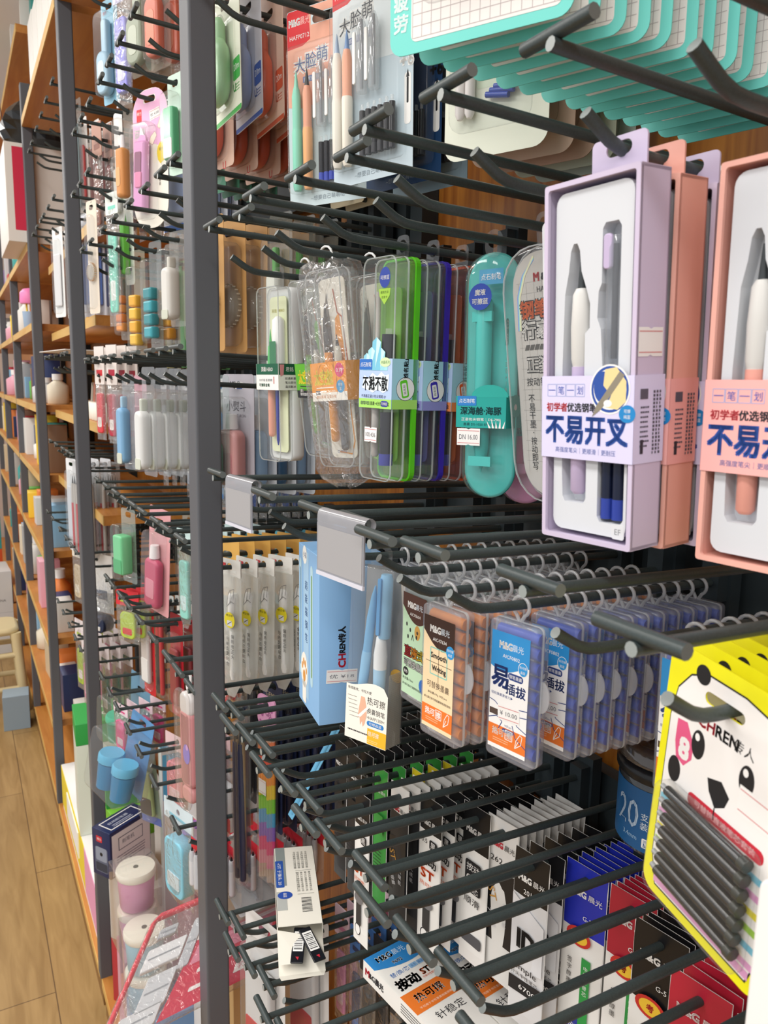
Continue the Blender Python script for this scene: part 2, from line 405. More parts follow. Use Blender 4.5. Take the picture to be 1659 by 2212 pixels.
def pen(q, u, d, w0, w1, r, body, grip=None, cap=None, tip=INK, k=0.35, clip=None):
    """pen standing upright, tip towards w1"""
    s = 1 if w1 > w0 else -1; L = abs(w1 - w0)
    q.lathe([(r * .5, 0), (r * .9, s * 1.5), (r, s * 4), (r, s * L * (1 - k))], u, d, body, 10, 'w', w0)
    q.lathe([(r * .97, 0), (r * .92, s * L * k * .5), (r * .7, s * L * k * .72)], u, d, grip or body, 10, 'w', w0 + s * L * (1 - k))
    q.lathe([(r * .45, 0), (r * .35, s * L * k * .1), (.3, s * L * k * .28)], u, d, tip, 8, 'w', w0 + s * L * (1 - k * .28))
    if clip: q.box(u - 1.4, u + 1.4, d - r - 1.6, d - r - .4, w0 + min(0, s * L * .35), w0 + max(0, s * L * .35), clip)
def cartridge(q, u, d, w0, w1, r, ink, foot=None, neck=CRISP):
    q.lathe([(r, 0), (r, w1 - w0)], u, d, ink, 10, 'w', w0)
    q.lathe([(r * .5, 0), (r * .5, (w1 - w0) * .14)], u, d, neck, 8, 'w', w1)
    if foot: q.lathe([(r * 1.03, 0), (r * 1.03, (w1 - w0) * .22)], u, d, foot, 10, 'w', w0)
def shell(w, h, r, d0, d1, c, mat, top=0.0, cu=0.0, rim=False):
    q = MB(); q.slab(cu, top - h / 2, w, h, r, d0, d1, c, mat)
    if rim:  # added whitish beads imitate edge highlights at the front bevel and seam
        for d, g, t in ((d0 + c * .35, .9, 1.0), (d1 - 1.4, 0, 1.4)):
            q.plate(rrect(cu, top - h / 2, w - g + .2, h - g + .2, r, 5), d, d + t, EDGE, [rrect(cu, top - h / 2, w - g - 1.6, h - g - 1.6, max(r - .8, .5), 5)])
    return q
def sleeve(q, w, dep, w0, w1, mat, side=None, back=True):
    """paper band wrapped round a case: front, both sides, back"""
    a = w / 2 + .4
    q.box(-a, a, -.5, -.3, w0, w1, mat); q.box(a - .2, a, -.5, dep + .4, w0, w1, side or mat); q.box(-a, -a + .2, -.5, dep + .4, w0, w1, side or mat)
    if back: q.box(-a, a, dep + .3, dep + .5, w0, w1, side or mat)

# ------------------------------------------------------------------ pastel boxed fountain pens (row A, nearest)
def pen_box(label, body, band, light, grp='pastel boxed fountain pens', stick=True):
    B = P(body, 0.45); BD = P(band, 0.55); LT = P('#d6d9de', 0.35)
    t = thing('pen_gift_box', label, 'pen box', group=grp)
    W, Ht, D, top = 60, 186, 23, -15
    w0, w1 = top - Ht, top
    q = MB()
    q.plate(rrect(0, (w0 + w1) / 2, W, Ht, 1.5, 3), 0, 2.0, B, [rrect(0, (w0 + w1) / 2, W - 5, Ht - 5, 1.5, 3)])
    for u0, u1 in ((-W / 2, -W / 2 + 1.5), (W / 2 - 1.5, W / 2)): q.box(u0, u1, .5, D, w0 + .5, w1 - .5, B)
    q.box(-W / 2, W / 2, .5, D, w1 - 2, w1 - .2, B); q.box(-W / 2, W / 2, .5, D, w0 + .2, w0 + 2, B); q.box(-W / 2, W / 2, D - 1, D, w0 + .5, w1 - .5, B)
    part('sleeve_box', q, t)
    q = tab(34, 6, 16, B, D - 1.6, 1.2, 3, slot(16, 7)); part('hang_tab', q, t)
    # moulded tray with two pen-shaped wells
    f = lambda u, v: (-W / 2 + u * W, w1 - v * Ht)
    wl = [f(*p) for p in ((.26, .185), (.29, .165), (.33, .165), (.36, .185), (.38, .24), (.44, .29), (.48, .33), (.48, .395), (.43, .41), (.43, .52), (.45, .60), (.46, .72), (.47, .78), (.47, .875), (.44, .89), (.23, .89), (.20, .875), (.19, .8), (.18, .5), (.20, .3), (.24, .24))]
    wr = [f(*p) for p in ((.60, .14), (.63, .125), (.76, .125), (.79, .14), (.79, .36), (.79, .56), (.86, .62), (.88, .72), (.88, .92), (.85, .935), (.63, .935), (.60, .92), (.60, .78), (.60, .62), (.63, .52), (.60, .40), (.56, .37), (.57, .30), (.60, .28))]
    wl.reverse(); wr.reverse()
    q = MB(); o = rrect(0, (w0 + w1) / 2, W - 11, Ht - 10, 6, 4)
    q.plate(o, 3.2, 12, LT, [wl, wr]); q.box(-W / 2 + 5, W / 2 - 5, 12, 13, w0 + 5, w1 - 5, LT)
    q.slab(*(f(.83, .955)), 8, 8, 1.5, 3.1, 3.3, .05, P('#d9dbde')); q.txt('EF', *f(.83, .955), 3.2, P('#8d9095'), d=3.0)
    part('moulded_tray', q, t, 'white moulded tray')
    q = MB(); u = f(.34, 0)[0]; nb = MB()
    nb.lathe([(1.0, 0), (2.2, -16)], u, 6.6, P('#3a3f42', .3), 10, 'w', f(0, .2)[1]); q.lathe([(3.0, 0), (4.6, -3), (5.4, -20), (5.0, -36), (4.2, -40)], u, 6.6, P('#d5d4d0', .4), 12, 'w', f(0, .285)[1])
    q.lathe([(4.6, 0), (4.8, -30), (4.4, -66), (2.8, -68)], u, 6.6, P(light, .4), 12, 'w', f(0, .5)[1]); part('nib', nb, part('fountain_pen', q, t), 'dark nib')
    q = MB(); u = f(.69, 0)[0]; cl = MB()
    q.lathe([(3.6, 0), (4.6, -6), (4.6, -62), (4.0, -64)], u, 7, CL('#cfd4dd', .28, .08), 12, 'w', f(0, .16)[1]); cl.slab(u - 2, f(0, .2)[1], 5, 17, 2, 2.6, 5, .6, P(light, .4)); q.lathe([(1.6, 0), (1.6, -56)], u, 7, INK, 8, 'w', f(0, .18)[1]); part('clip', cl, part('pen_cap', q, t, 'clear pen cap'), 'pastel clip')
    for uu in (.66, .78):
        q = MB(); cartridge(q, f(uu, 0)[0], 7, f(0, .925)[1], f(0, .66)[1], 3.3, P('#141b33', .25), P('#2b3f9a', .3)); part('ink_cartridge', q, t)
    q = MB(); sleeve(q, W, D, w1 - .76 * Ht, w1 - .525 * Ht, BD)
    bl = P('#2a51a3'); red = P('#d04850')
    for i, c in enumerate('一笔一划'):
        x = -23 + i * 6.5; q.line([(x - 3, f(0, .548)[1]), (x + 3, f(0, .548)[1]), (x + 3, f(0, .582)[1]), (x - 3, f(0, .582)[1]), (x - 3, f(0, .548)[1])], .35, P('#a9b3dc'), d=-.6); q.txt(c, x, f(0, .565)[1], 4.2, P('#4a63b8'), d=-.65)
    q.txt('初学者', -26.5, f(0, .613)[1], 4.6, red, d=-.6, al='l', bold=.03); q.txt('优选钢笔', -12, f(0, .613)[1], 4.6, P('#3c3c44'), d=-.6, al='l', bold=.03)
    q.txt('不易开叉', 0, f(0, .677)[1], 14, bl, d=-.6, width=54, bold=.035)
    q.txt('高强度笔尖｜更顺滑｜更耐压', 0, f(0, .735)[1], 3.1, P('#5468a8'), d=-.6, width=40)
    c = f(.76, .562); q.el(*c, 12.5, WHITE, 12.5, d=-.62, n=32); q.flat(ell(*c, 11.6, n=32), -.64, bl, [ell(*c, 10.2, n=32)]); q.el(c[0] - 4, c[1] + 1, 6, bl, 8, d=-.66)
    sk = P('#ead59a')
    q.pl([(c[0] - 3, c[1] + 10), (c[0] + 4, c[1] + 11), (c[0] + 10, c[1] + 4), (c[0] + 10, c[1] - 6), (c[0] + 5, c[1] - 10), (c[0] - 2, c[1] - 9), (c[0] + 1, c[1] - 3), (c[0] - 4, c[1] + 2)], sk, d=-.68)
    q.pl([(c[0] + 9, c[1] + 7), (c[0] + 6, c[1] + 9), (c[0] - 8, c[1] - 8), (c[0] - 11, c[1] - 14), (c[0] - 5, c[1] - 10)], P('#8d8676'), d=-.7)
    q.el(c[0] - 1, c[1] - 7, 2.6, WHITE, 1.8, d=-.72); q.el(c[0] + 11, c[1] - 12, 5, P('#1f86c8'), 4.4, d=-.72); q.txt('可擦', c[0] + 11, c[1] - 10.6, 1.9, WHITE, d=-.76); q.txt('纯蓝', c[0] + 11, c[1] - 13.4, 1.9, WHITE, d=-.76)
    q.T = side_T(W / 2 + .4)
    gy = P('#5b5968')
    q.rr(7, f(0, .575)[1], 6, 5, gy, d=-.2); q.fine(8, f(0, .61)[1], 7, 9, 2.4, gy, d=-.2, seed=2)
    for k in range(3): q.fine(15 + k * 2.4, f(0, .57)[1], 1.5, 17, 1.9, gy, d=-.2, t=1.3, seed=5 + k)
    q.rr(6, f(0, .715)[1], 2.4, 7, P('#35343f'), d=-.2)
    part('paper_band', q, t, 'printed paper band')
    if stick:
        q = MB(); q.T = side_T(W / 2); sticker(q, 11, f(0, .44)[1], 19, 14, d=-.3); part('price_sticker', q, t)
    return t
LIL, SAL = ('#cfc2da', '#d9d4f2', '#c3b3d3'), ('#f0b3a4', '#f7b5b0', '#eaa596')
t = pen_box('lilac boxed fountain pen at the front of its hook, blue lettered band', *LIL); hang(t, ZA, 0.302, 0.280, 6, 0.6, 3)
t = pen_box('salmon boxed fountain pen hanging second, directly behind the lilac box', *SAL, stick=False); hang(t, ZA, 0.302, 0.3065, 6, 0.0, 3)
t = pen_box('lilac boxed fountain pen hanging third, behind the salmon box', *LIL); hang(t, ZA, 0.302, 0.333, 6, 0, 3)
t = pen_box('mint boxed fountain pen hanging last behind the lilac boxes', '#cfe3d8', '#d6ebe2', '#bcd6c8', stick=False); hang(t, ZA, 0.302, 0.3595, 6, 0, 3)
t = pen_box('salmon boxed fountain pen cut by the right edge of the photo', *SAL); hang(t, ZA, 0.222, 0.316, 6, 0, 2)

# ------------------------------------------------------------------ clear pen cases with coloured backs
def ice_case(label, rim, tint, leaf, front=True):
    t = thing('clear_pen_case', label, 'pen case', group='clear cases with ice print bands')
    W, Ht, D, top = 47, 190, 27, -11; w0 = top - Ht; cw = top - Ht / 2
    q = shell(W, Ht, 8, 0, 15, 2.5, CRISP, top, rim=True); part('clear_cover', q, t)
    q = MB(); q.slab(0, cw, W, Ht, 8, 15.3, D - 4, 1.0, CL('#ffffff', .03, .06, tint=tint)); q.plate(rrect(0, cw, W + .8, Ht + .8, 8.4, 5), D - 5, D, P(rim, .3), [rrect(0, cw, W - 3, Ht - 3, 6.6, 5)]); q.plate(rrect(0, cw, W - 2, Ht - 2, 7, 5), D - 2, D - 1, CL(leaf, .22, .05, tint=tint)); part('back_shell', q, t, 'coloured plastic back')
    q = MB(); q.plate(rrect(0, cw - 4, W - 13, Ht - 42, 5, 4), 12.2, 13.2, CL(leaf, .5, .05)); part('inner_tray', q, t)
    q = MB(); q.lathe([(2.2, 0), (2.2, -80), (3.6, -84), (3.6, -140), (2, -142)], -8, 7, P('#b9b4ae', .3), 10, 'w', top - 28); part('pen', q, t)
    for a, b in ((-64, -98), (-130, -176)):
        q = MB(); cartridge(q, 8, 7, top + b, top + a, 6.2, P('#23242c', .25), P('#3b3f96', .3) if b < -150 else P('#8a4a2a', .3), CL('#ffffff', .2)); part('ink_cartridge', q, t)
    a, b = top - .445 * Ht, top - .667 * Ht
    q = MB(); sky = P('#a9dcec', .5); sleeve(q, W, D, b, a, P('#b7cdf0', .5), sky)
    g = P(rim, .5)
    q.rr(0, b + 4, W, 8, P(leaf, .5), d=-.6); q.txt('1支笔+2支墨囊+4张姓名贴/盒', 0, b + 4, 3.4, INK, d=-.7, width=42)
    for x, y, s, c in ((-13, 5, 9, '#8fd0e6'), (-6, 10, 10, '#a8e0ee'), (1, 18, 12, '#7cc6e0'), (8, 9, 10, '#9adcea'), (-17, -1, 6, '#b6e6f0'), (14, 1, 7, '#a8e0ee')):
        q.pl([(x - s * .6, a - 10), (x - s * .5, a + y - s * .3), (x, a + y), (x + s * .55, a + y - s * .35), (x + s * .5, a - 10)], P(c, .4), d=-.62 - .004 * s)
        q.pl([(x - s * .1, a - 8), (x, a + y), (x + s * .5, a + y - s * .35)], P('#c9eef5', .4), d=-.68 - .004 * s)
    q.rr(-14, a - 5, 19, 9, P('#2a6fc4'), 1, d=-.75); q.txt('点石制笔', -14, a - 5, 4, WHITE, d=-.8, width=16)
    q.el(14, a - 3, 7.5, P('#d6efb8'), 4, d=-.75); q.txt('冰晶系列', 14, a - 3, 2.6, P('#3c6b30'), d=-.8, width=12)
    q.pl([(-19, a - 25), (-16, a - 14), (-10, a - 17), (-4, a - 12), (3, a - 15), (9, a - 11), (14, a - 14), (20, a - 13), (19, a - 26), (12, a - 29), (4, a - 26), (-3, a - 29), (-10, a - 27)], P('#e9f6fb'), d=-.72)
    q.txt('不溅不散', 0, a - 21, 12, INK, d=-.8, width=36, bold=.02)
    q.txt('不溅墨正姿小包尖钢笔 EF', -2, a - 32, 2.8, P('#3a3d60'), d=-.7, width=36); q.txt('DS-775', -20, a - 38, 2.8, P('#44486a'), d=-.7, al='l')
    q.rr(14, a - 38, 10, 5, P('#3a3f9a'), 2, d=-.7); q.txt('可擦蓝', 14, a - 38, 2.4, WHITE, d=-.75, width=8)
    q.T = side_T(W / 2 + .4)
    q.rr(D / 2, b + 4, D + .6, 8, P(leaf, .5), d=-.2); q.txt('「姓名贴」', 14, a - 9, 5, INK, d=-.25, rot=90, width=18, bold=.03)
    q.el(14, a - 25, 10, WHITE, 10, d=-.25); q.flat(ell(14, a - 25, 10, n=24), -.28, INK, [ell(14, a - 25, 9.6, n=24)])
    T0 = q.T.copy(); q.T = T0 @ Matrix.Translation((13, 0, a - 25)) @ Matrix.Rotation(math.radians(-12), 4, 'Y')
    q.rr(0, 0, 8, 15, g, 2, d=-.3); q.rr(0, -.5, 5, 11, WHITE, 1, d=-.33); q.txt('姓名贴', 0, -.5, 2.4, INK, d=-.36, rot=90, width=8)
    q.T = I4; part('paper_band', q, t, 'ice-blue paper band')
    if front:
        q = MB(); q.el(10, top - 18, 7.5, P('#2f49a8'), 8.5, d=-.5); q.txt('可擦蓝', 10, top - 18, 3.6, WHITE, d=-.6, width=12); q.pl([(2, top - 27), (18, top - 27), (17, top - 33), (10, top - 40), (3, top - 33)], P('#a9d64a'), d=-.45); q.txt('使用方法', 10, top - 30, 2.2, P('#4c6b20'), d=-.55, width=11); q.txt('见背卡', 10, top - 34, 2.2, P('#4c6b20'), d=-.55, width=8); part('round_sticker', q, t)
        q = MB(); sticker(q, -5, top - 150, 18, 13, d=-.5, text='100.436'); part('price_sticker', q, t)
    q = tab(17, 9, 12, CRISP, D - 2, .6, 5); q.T = I4; part('hang_tab', q, t)
    return t
t = ice_case('clear pen case with bright green back and rim, ice-crystal band in front', '#63cf22', '#e4f6c4', '#a9e06a'); hang(t, ZA, 0.59, 0.319, 8, -0.8, 0)
t = ice_case('clear pen case with violet rim between the green and orange cases', '#3d2fb0', '#d9d8e8', '#8f8fce', False); hang(t, ZA, 0.59, 0.3495, 7.5, -0.8, 0)
t = ice_case('clear pen case with orange rim behind the violet-rimmed case', '#f0692a', '#e9c9b0', '#ee8d54', False); hang(t, ZA, 0.59, 0.380, 7, -0.8, 0)

# white and green hero-style case by the post
def hero_case():
    t = thing('clear_pen_case', 'clear pen case with cream card, white pen and dark green band, beside the broad post', 'pen case')
    W, Ht, D, top = 46, 192, 34, -14; w0 = top - Ht; cw = top - Ht / 2
    part('clear_cover', shell(W, Ht, 8, 0, 17, 2.5, CRISP, top, rim=True), t)
    q = MB(); q.slab(0, cw, W, Ht, 8, 17.3, D, 2.5, P('#eef0ee', .35)); part('back_shell', q, t, 'white plastic back')
    q = MB(); q.plate(rrect(2, cw, W - 12, Ht - 20, 5, 4), 14, 15, P('#e9efc8', .5)); q.txt('英雄 HERO', 2, top - 25, 4, P('#b7b056'), d=13.7, width=26); part('inner_card', q, t)
    q = MB(); pen(q, -7, 9, top - 165, top - 45, 4, P('#efa489', .4), P('#5cc46c', .4), None, P('#49b85c', .35), .55); part('fountain_pen', q, t, 'coral and green pen')
    q = MB(); q.lathe([(3, 0), (7, -4), (7.6, -30), (7.6, -70), (6.8, -72)], 10, 9, P('#f4f5f2', .35), 14, 'w', top - 32); q.rr(10, top - 76, 13, 34, P('#1f7a4a', .45), 1, d=1.0); part('glue_bottle', q, t)
    q = MB(); q.lathe([(2.4, 0), (1.8, -60), (.6, -66)], 6, 9, P('#2b36a0', .3), 10, 'w', top - 108); part('ballpoint_refill', q, t)
    a, b = top - .433 * Ht, top - .583 * Ht
    q = MB(); sleeve(q, W, D, b, a, P('#f3f2ec', .5)); gr = P('#1e5d43')
    q.rr(0, a - 6, W, 12, gr, d=-.6); q.txt('英雄 HERO', 0, a - 6, 5, WHITE, d=-.7, width=24, bold=.03); q.txt('359升级·直液钢笔', -3, a - 18, 3, P('#345'), d=-.6, width=28); q.txt('可擦彩金笔', -6, a - 23.5, 3.4, gr, d=-.6, width=22, bold=.03); q.rr(14, a - 18, 1.6, 8, P('#b5443c'), d=-.6)
    q.T = side_T(W / 2 + .4); q.rr(D / 2, a - 6, D, 12, gr, d=-.2); q.txt('君銘', 14, a - 6, 5, WHITE, d=-.3, width=10); q.pl([(1, a - 1), (7, a - 1), (6, a - 12), (2, a - 14)], P('#d98f94'), d=-.3)
    for i, s in enumerate(('如遇断墨', '笔尖部分', '温润敷冰')): q.txt(s, 15, a - 16 - i * 4.5, 2.8, INK, d=-.3, width=14)
    q.T = I4; part('paper_band', q, t, 'dark green and white band')
    part('hang_tab', tab(20, 8, 15, CRISP, D / 2, .6, 5), t)
    return t
hang(hero_case(), ZA, 0.824, 0.305, 11, 0, 1)
def space_case(label, c1, c2, cd, dark, wrap=True):
    t = thing('clear_pen_case', label, 'pen case', group='clear cases with spaceship bands')
    W, Ht, D, top = 52, 184, 26, -14; w0 = top - Ht; cw = top - Ht / 2
    part('clear_cover', shell(W, Ht, 9, 0, 14, 3, CRISP, top, rim=True), t)
    part('back_shell', shell(W, Ht, 9, 14.3, D, 3, CL('#e8e8e8', .12), top), t)
    q = MB(); q.plate(rrect(0, cw, W - 14, Ht - 16, 6, 4), 12, 13, P(cd, .5)); o = P(c1, .5)
    q.pl([(-16, top - 92), (-14, top - 40), (-8, top - 20), (-5, top - 50), (-4, top - 100)], P('#6b6259'), d=11.8); q.pl([(-2, top - 92), (2, top - 45), (8, top - 40), (14, top - 92)], o, d=11.7); q.line([(2, top - 18), (6, top - 40), (12, top - 44), (16, top - 90)], 1.4, P('#b8562a'), d=11.6)
    q.line([(14, top - 120), (17, top - 160), (12, top - 172), (-6, top - 170)], 1.2, o, d=11.6); q.txt('CHREN', -3, top - 170, 3, P('#3b4a90'), d=11.6); part('inner_card', q, t)
    q = MB(); pen(q, -6, 7, top - 160, top - 30, 4, o, P('#3d3c3c', .3), None, INK); part('pen', q, t)
    q = MB(); pen(q, 8, 7, top - 168, top - 60, 4, P('#57565a', .3), P('#d9d3c4', .3), None, INK); part('pen', q, t)
    a, b = top - .46 * Ht, top - .655 * Ht
    q = MB(); sleeve(q, W, D, b, a, o); y = P('#f4e23a')
    q.txt('太空舱', -7, a - 14, 14, y, d=-.65, width=28, bold=.03); q.rr(-6, a - 23.5, 26, 1, P(dark), d=-.62); q.rr(-17, a - 28, 7, 4, P('#6e6a66'), d=-.62); q.txt('EF', -17, a - 28, 2.4, WHITE, d=-.66); q.txt('SPACESHIP', -13, a - 28, 4, P(dark), d=-.62, al='l', width=22)
    q.rr(0, b + 4, W, 8, P('#f3efe6') if dark != '#222222' else P('#26272a'), d=-.6); q.txt('酷炫直液 正姿乐笔', -5, b + 4, 3, P('#d0812a') if dark != '#222222' else WHITE, d=-.7, width=30)
    q.el(17, a - 8, 6.5, P('#d93a78'), d=-.63); q.txt('0.38', 17, a - 8, 3.6, WHITE, d=-.7, width=9); q.el(17, a - 23, 6, P('#3a9bd0'), d=-.63); q.txt('可擦', 17, a - 21.4, 2.8, WHITE, d=-.7); q.txt('蓝', 17, a - 25, 2.8, WHITE, d=-.7); part('paper_band', q, t)
    if wrap:
        q = MB(); rgw = random.Random(4)
        lay = []
        for k, (ww, f) in enumerate(((-6, .55), (-9, .9), (-18, 1.02), (-70, 1.04), (-140, 1.03), (top - Ht - 2, 1.0), (top - Ht - 12, .8), (top - Ht - 20, .35))):
            lay.append([(c[0] * f * (1 + rgw.uniform(-.04, .04)), (D / 2 + (1 if c[1] > 0 else -1) * (D / 2 + 3) * (f if k > 4 or k < 2 else 1) + rgw.uniform(-1.5, 1.5)) if abs(c[1]) > 1 else D / 2, ww + rgw.uniform(-2, 2)) for c in [(math.copysign(abs(math.cos(a)) ** .5, math.cos(a)) * (W / 2 + 3), math.sin(a) * 20) for a in [2 * PI * i / 20 + .1 for i in range(20)]]])
        n = 20; q.add([p for l in lay for p in l], [(k * n + i, k * n + (i + 1) % n, (k + 1) * n + (i + 1) % n, (k + 1) * n + i) for k in range(len(lay) - 1) for i in range(n)], BAG, True); part('plastic_bag', q, t, 'crinkled clear plastic bag')
    q = MB(); q.tube([(-4 + 9 * math.sin(a), 12, -1 + 8 * math.cos(a)) for a in [i * .5 - 1.5 for i in range(8)]], 1.2, P('#e8e8e6', .3), 6); part('hang_loop', q, t)
    return t
hang(space_case('orange spaceship pen case tilting in a crinkled clear bag', '#ee9a2c', '#fff', '#efe9dc', '#f6efe2'), ZA, 0.67, 0.299, 14, 3.5, 4)
hang(space_case('green spaceship pen case partly hidden behind the orange one', '#5fb02c', '#fff', '#8d9488', '#222222', False), ZA, 0.751, 0.312, 9, -0.5, 8)
hang(space_case('second orange spaceship pen case hanging behind the bagged one', '#ee9a2c', '#fff', '#efe9dc', '#f6efe2', False), ZA, 0.67, 0.345, 14, 2, 2)

# teal rounded dolphin case, holographic cases
def pod_case(label, c, dk, text=True):
    t = thing('rounded_pen_case', label, 'pen case', group='rounded pen cases with a dolphin band')
    W, Ht, D, top = 46, 199, 30, -9; w0 = top - Ht; cw = top - Ht / 2
    q = MB()
    def egg(s, f=1): return [(x * (1 - .0006 * 0), y) for x, y in rrect(0, cw, W * s, Ht * (1 - (1 - s) * .24), W * s / 2, 9)]
    def loft(ls, mat, q):
        n = len(ls[0][0]); q.add([(x, d, y) for l, d in ls for x, y in l], [(k * n + i, k * n + (i + 1) % n, (k + 1) * n + (i + 1) % n, (k + 1) * n + i) for k in range(len(ls) - 1) for i in range(n)], mat, True)
        for l, d in (ls[0], ls[-1]): q.flat(l, d, mat)
    loft([(egg(.45), 0), (egg(.72), 1.5), (egg(.9), 5), (egg(1), 12), (egg(1.02), 15)], CRISP, q); part('clear_cover', q, t)
    q = MB(); loft([(egg(.93), 15.2), (egg(1.02), 15.6), (egg(1.02), 18), (egg(.9), 25), (egg(.7), 28.5), (egg(.4), 30)], P(c, .35), q); part('back_shell', q, t, 'solid coloured back shell')
    q = MB(); pen(q, -4, 9, top - 36, top - 178, 7, P(c, .3), P(dk, .3), None, P(c), .3); q.box(-12, 6, 3, 6, top - 55, top - 47, P(c, .3)); q.box(-13, 8, 3, 6, top - 172, top - 164, P(c, .3)); part('pen', q, t)
    q = MB(); q.rr(3, top - 20, 22, 12, P('#4aa6d2', .5), d=6); q.txt('点石制笔', 3, top - 20, 5, WHITE, d=5.7, width=18); q.el(-3, top - 36, 10.5, P('#2745a6'), d=-.4); q.txt('魔液', -3, top - 32.5, 4.6, WHITE, d=-.6, bold=.02); q.txt('可擦蓝', -3, top - 39.5, 4.6, WHITE, d=-.6, bold=.02); part('round_sticker', q, t); q = MB(); q.T = side_T(W / 2 - 6); q.rr(8, top - 64, 5, 22, P(dk), 2.5, d=-.8); q.txt('DS-790', 8, top - 64, 3, P('#c9efea'), d=-1, rot=-90, width=18)
    q.vtxt('1支笔+1墨囊1盒', 8, top - 84, 4.2, P('#d9f4f0'), step=5.2, d=-1); q.T = I4; part('side_print', q, t)
    a, b = top - .575 * Ht, top - .705 * Ht
    q = MB(); bd = P('#1fa39a', .5); sleeve(q, W, D, b, a, bd); q.flat([(8 + 17 * math.cos(k * PI / 9), a - 1 + 10 * math.sin(k * PI / 9)) for k in range(10)], -.55, P('#27aba0'))
    q.rr(-13, a - 4, 18, 8, P('#2a7fc8'), 1, d=-.7); q.txt('点石制笔', -13, a - 4, 3.6, WHITE, d=-.75, width=15); q.txt('深海舱·海豚', 0, a - 12, 6.4, P('#0f4f52'), d=-.7, width=38, bold=.03); q.txt('正姿包尖钢笔｜DS-790', 0, a - 19, 2.8, WHITE, d=-.7, width=36); q.txt('墨囊 DS-1020 EF小包尖', 0, a - 23, 2.4, P('#0f4f52'), d=-.7, width=32)
    for k in range(5): q.pl([(8 + k * 3, b), (10 + k * 3, b), (6 + k * 4.2, b + 6 + (k % 2) * 2)], WHITE, d=-.72)
    q.T = side_T(W / 2 + .4); q.el(15, a - 8, 11, P('#46b9ae'), 9, d=-.2); q.el(15, a - 9, 2.5, WHITE, d=-.25); part('paper_band', q, t, 'teal band with a dolphin')
    if text:
        q = MB(); sticker(q, -11, top - 148, 22, 14, d=-.6, text='DN 16.00'); part('price_sticker', q, t)
    part('hang_tab', tab(16, 9, 13, CRISP, 14, .6, 8), t)
    return t
hang(pod_case('teal pill-shaped pen case with a white price sticker marked 16.00', '#48c4bd', '#2ba59f'), ZA, 0.516, 0.374, 24, 1, 0)
hang(pod_case('pink pill-shaped pen case peeking out below the teal one', '#f0a0c8', '#d8679f', False), ZA, 0.516, 0.412, 24, 1, 0, dz=-.006)
def holo(q, w, h, d, r):
    """rainbow foil edge in four hues"""
    for i, c in enumerate(('#8fb0ea', '#9fdcd0', '#d9c7ee', '#e8d9b4', '#90c6ee')):
        q.flat(rrect(0, h / 2 - (i + .5) * h / 5, w, h / 5 - .4, 1, 2), d, P(c, .15, .8))
def expert_case():
    t = thing('clear_pen_case', 'rounded clear case with grey gridded card and orange lettering beside the teal case', 'pen case')
    W, Ht, D, top = 70, 192, 24, -14; w0 = top - Ht; cw = top - Ht / 2
    part('clear_cover', shell(W, Ht, 30, 0, 14, 4, CRISP, top, rim=True), t); part('back_shell', shell(W, Ht, 30, 14.3, D, 3, CL('#dfe8ee', .2), top), t)
    q = MB(); q.plate(rrect(0, cw, W - 8, Ht - 8, 26, 6), 9, 9.8, P('#c6c3be', .4)); lg = P('#aaa7a2')
    for k in range(7): q.line([(-25 + k * 8, top - 25), (-25 + k * 8, top - 170)], .25, lg, d=8.9)
    for k in range(18): q.line([(-27, top - 25 - k * 8), (27, top - 25 - k * 8)], .25, lg, d=8.9)
    for i, c in enumerate(('#7fa2f0', '#a3e3d6', '#e6e6c0')): q.line([(-27 + i, top - 60), (-26 + i, top - 35), (-20 + i, top - 20), (-8, top - 9 + i)], 1.6, P(c, .2), d=8.8 - i * .01)
    q.txt('M', -6, top - 22, 6, P('#b8343a'), d=8.7, bold=.06); q.txt('&G晨光', 9, top - 22, 6, INK, d=8.7, bold=.05, width=20); q.txt('HAFP2207', 6, top - 31, 4, INK, d=8.7)
    q.txt('钢笔', -10, top - 45, 13, INK, d=8.72, width=28, bold=.09); q.txt('钢笔', -10, top - 45, 13, P('#e0682c'), d=8.6, width=28, bold=.03); q.txt('行家', -9, top - 60, 13, INK, d=8.72, width=28, bold=.09); q.txt('行家', -9, top - 60, 13, P('#e9e7e3'), d=8.6, width=28, bold=.03)
    for k in range(6): q.pl([(-22 + k * 5, top - 75), (-18 + k * 5, top - 75), (-16 + k * 5, top - 71), (-20 + k * 5, top - 71)], P('#55534f'), d=8.7)
    q.txt('正姿', -8, top - 86, 12, INK, d=8.72, width=24, bold=.08); q.txt('正姿', -8, top - 86, 12, P('#eceae6'), d=8.6, width=24, bold=.02); q.txt('按动钢笔', -8, top - 99, 6.4, INK, d=8.7, width=28)
    q.vtxt('不易干墨·按动即写', -18, top - 112, 6, INK, step=6.6, d=8.7); q.vtxt('内含2支墨囊', 0, top - 146, 4.4, P('#e8e6e2'), step=5, d=8.5); q.rr(0, top - 158, 7, 36, P('#2e2d2c'), d=8.7); q.rr(3, top - 138, 9, 8, P('#33312f'), d=8.6); q.rr(3, top - 145, 9, 6, P('#d96a3c'), d=8.55); q.txt('EF', 3, top - 145, 3.6, WHITE, d=8.5)
    q.rr(10, top - 118, 10, 28, P('#8a8987'), 3, d=8.7); part('inner_card', q, t)
    q = MB(); pen(q, 16, 5, top - 150, top - 60, 4, P('#b5b4b2', .3), P('#6c6b6a', .3)); part('pen', q, t)
    part('hang_tab', tab(16, 9, 18, CRISP, 14, .6, 6), t); return t
hang(expert_case(), ZA, 0.456, 0.370, 6, 2, 7)
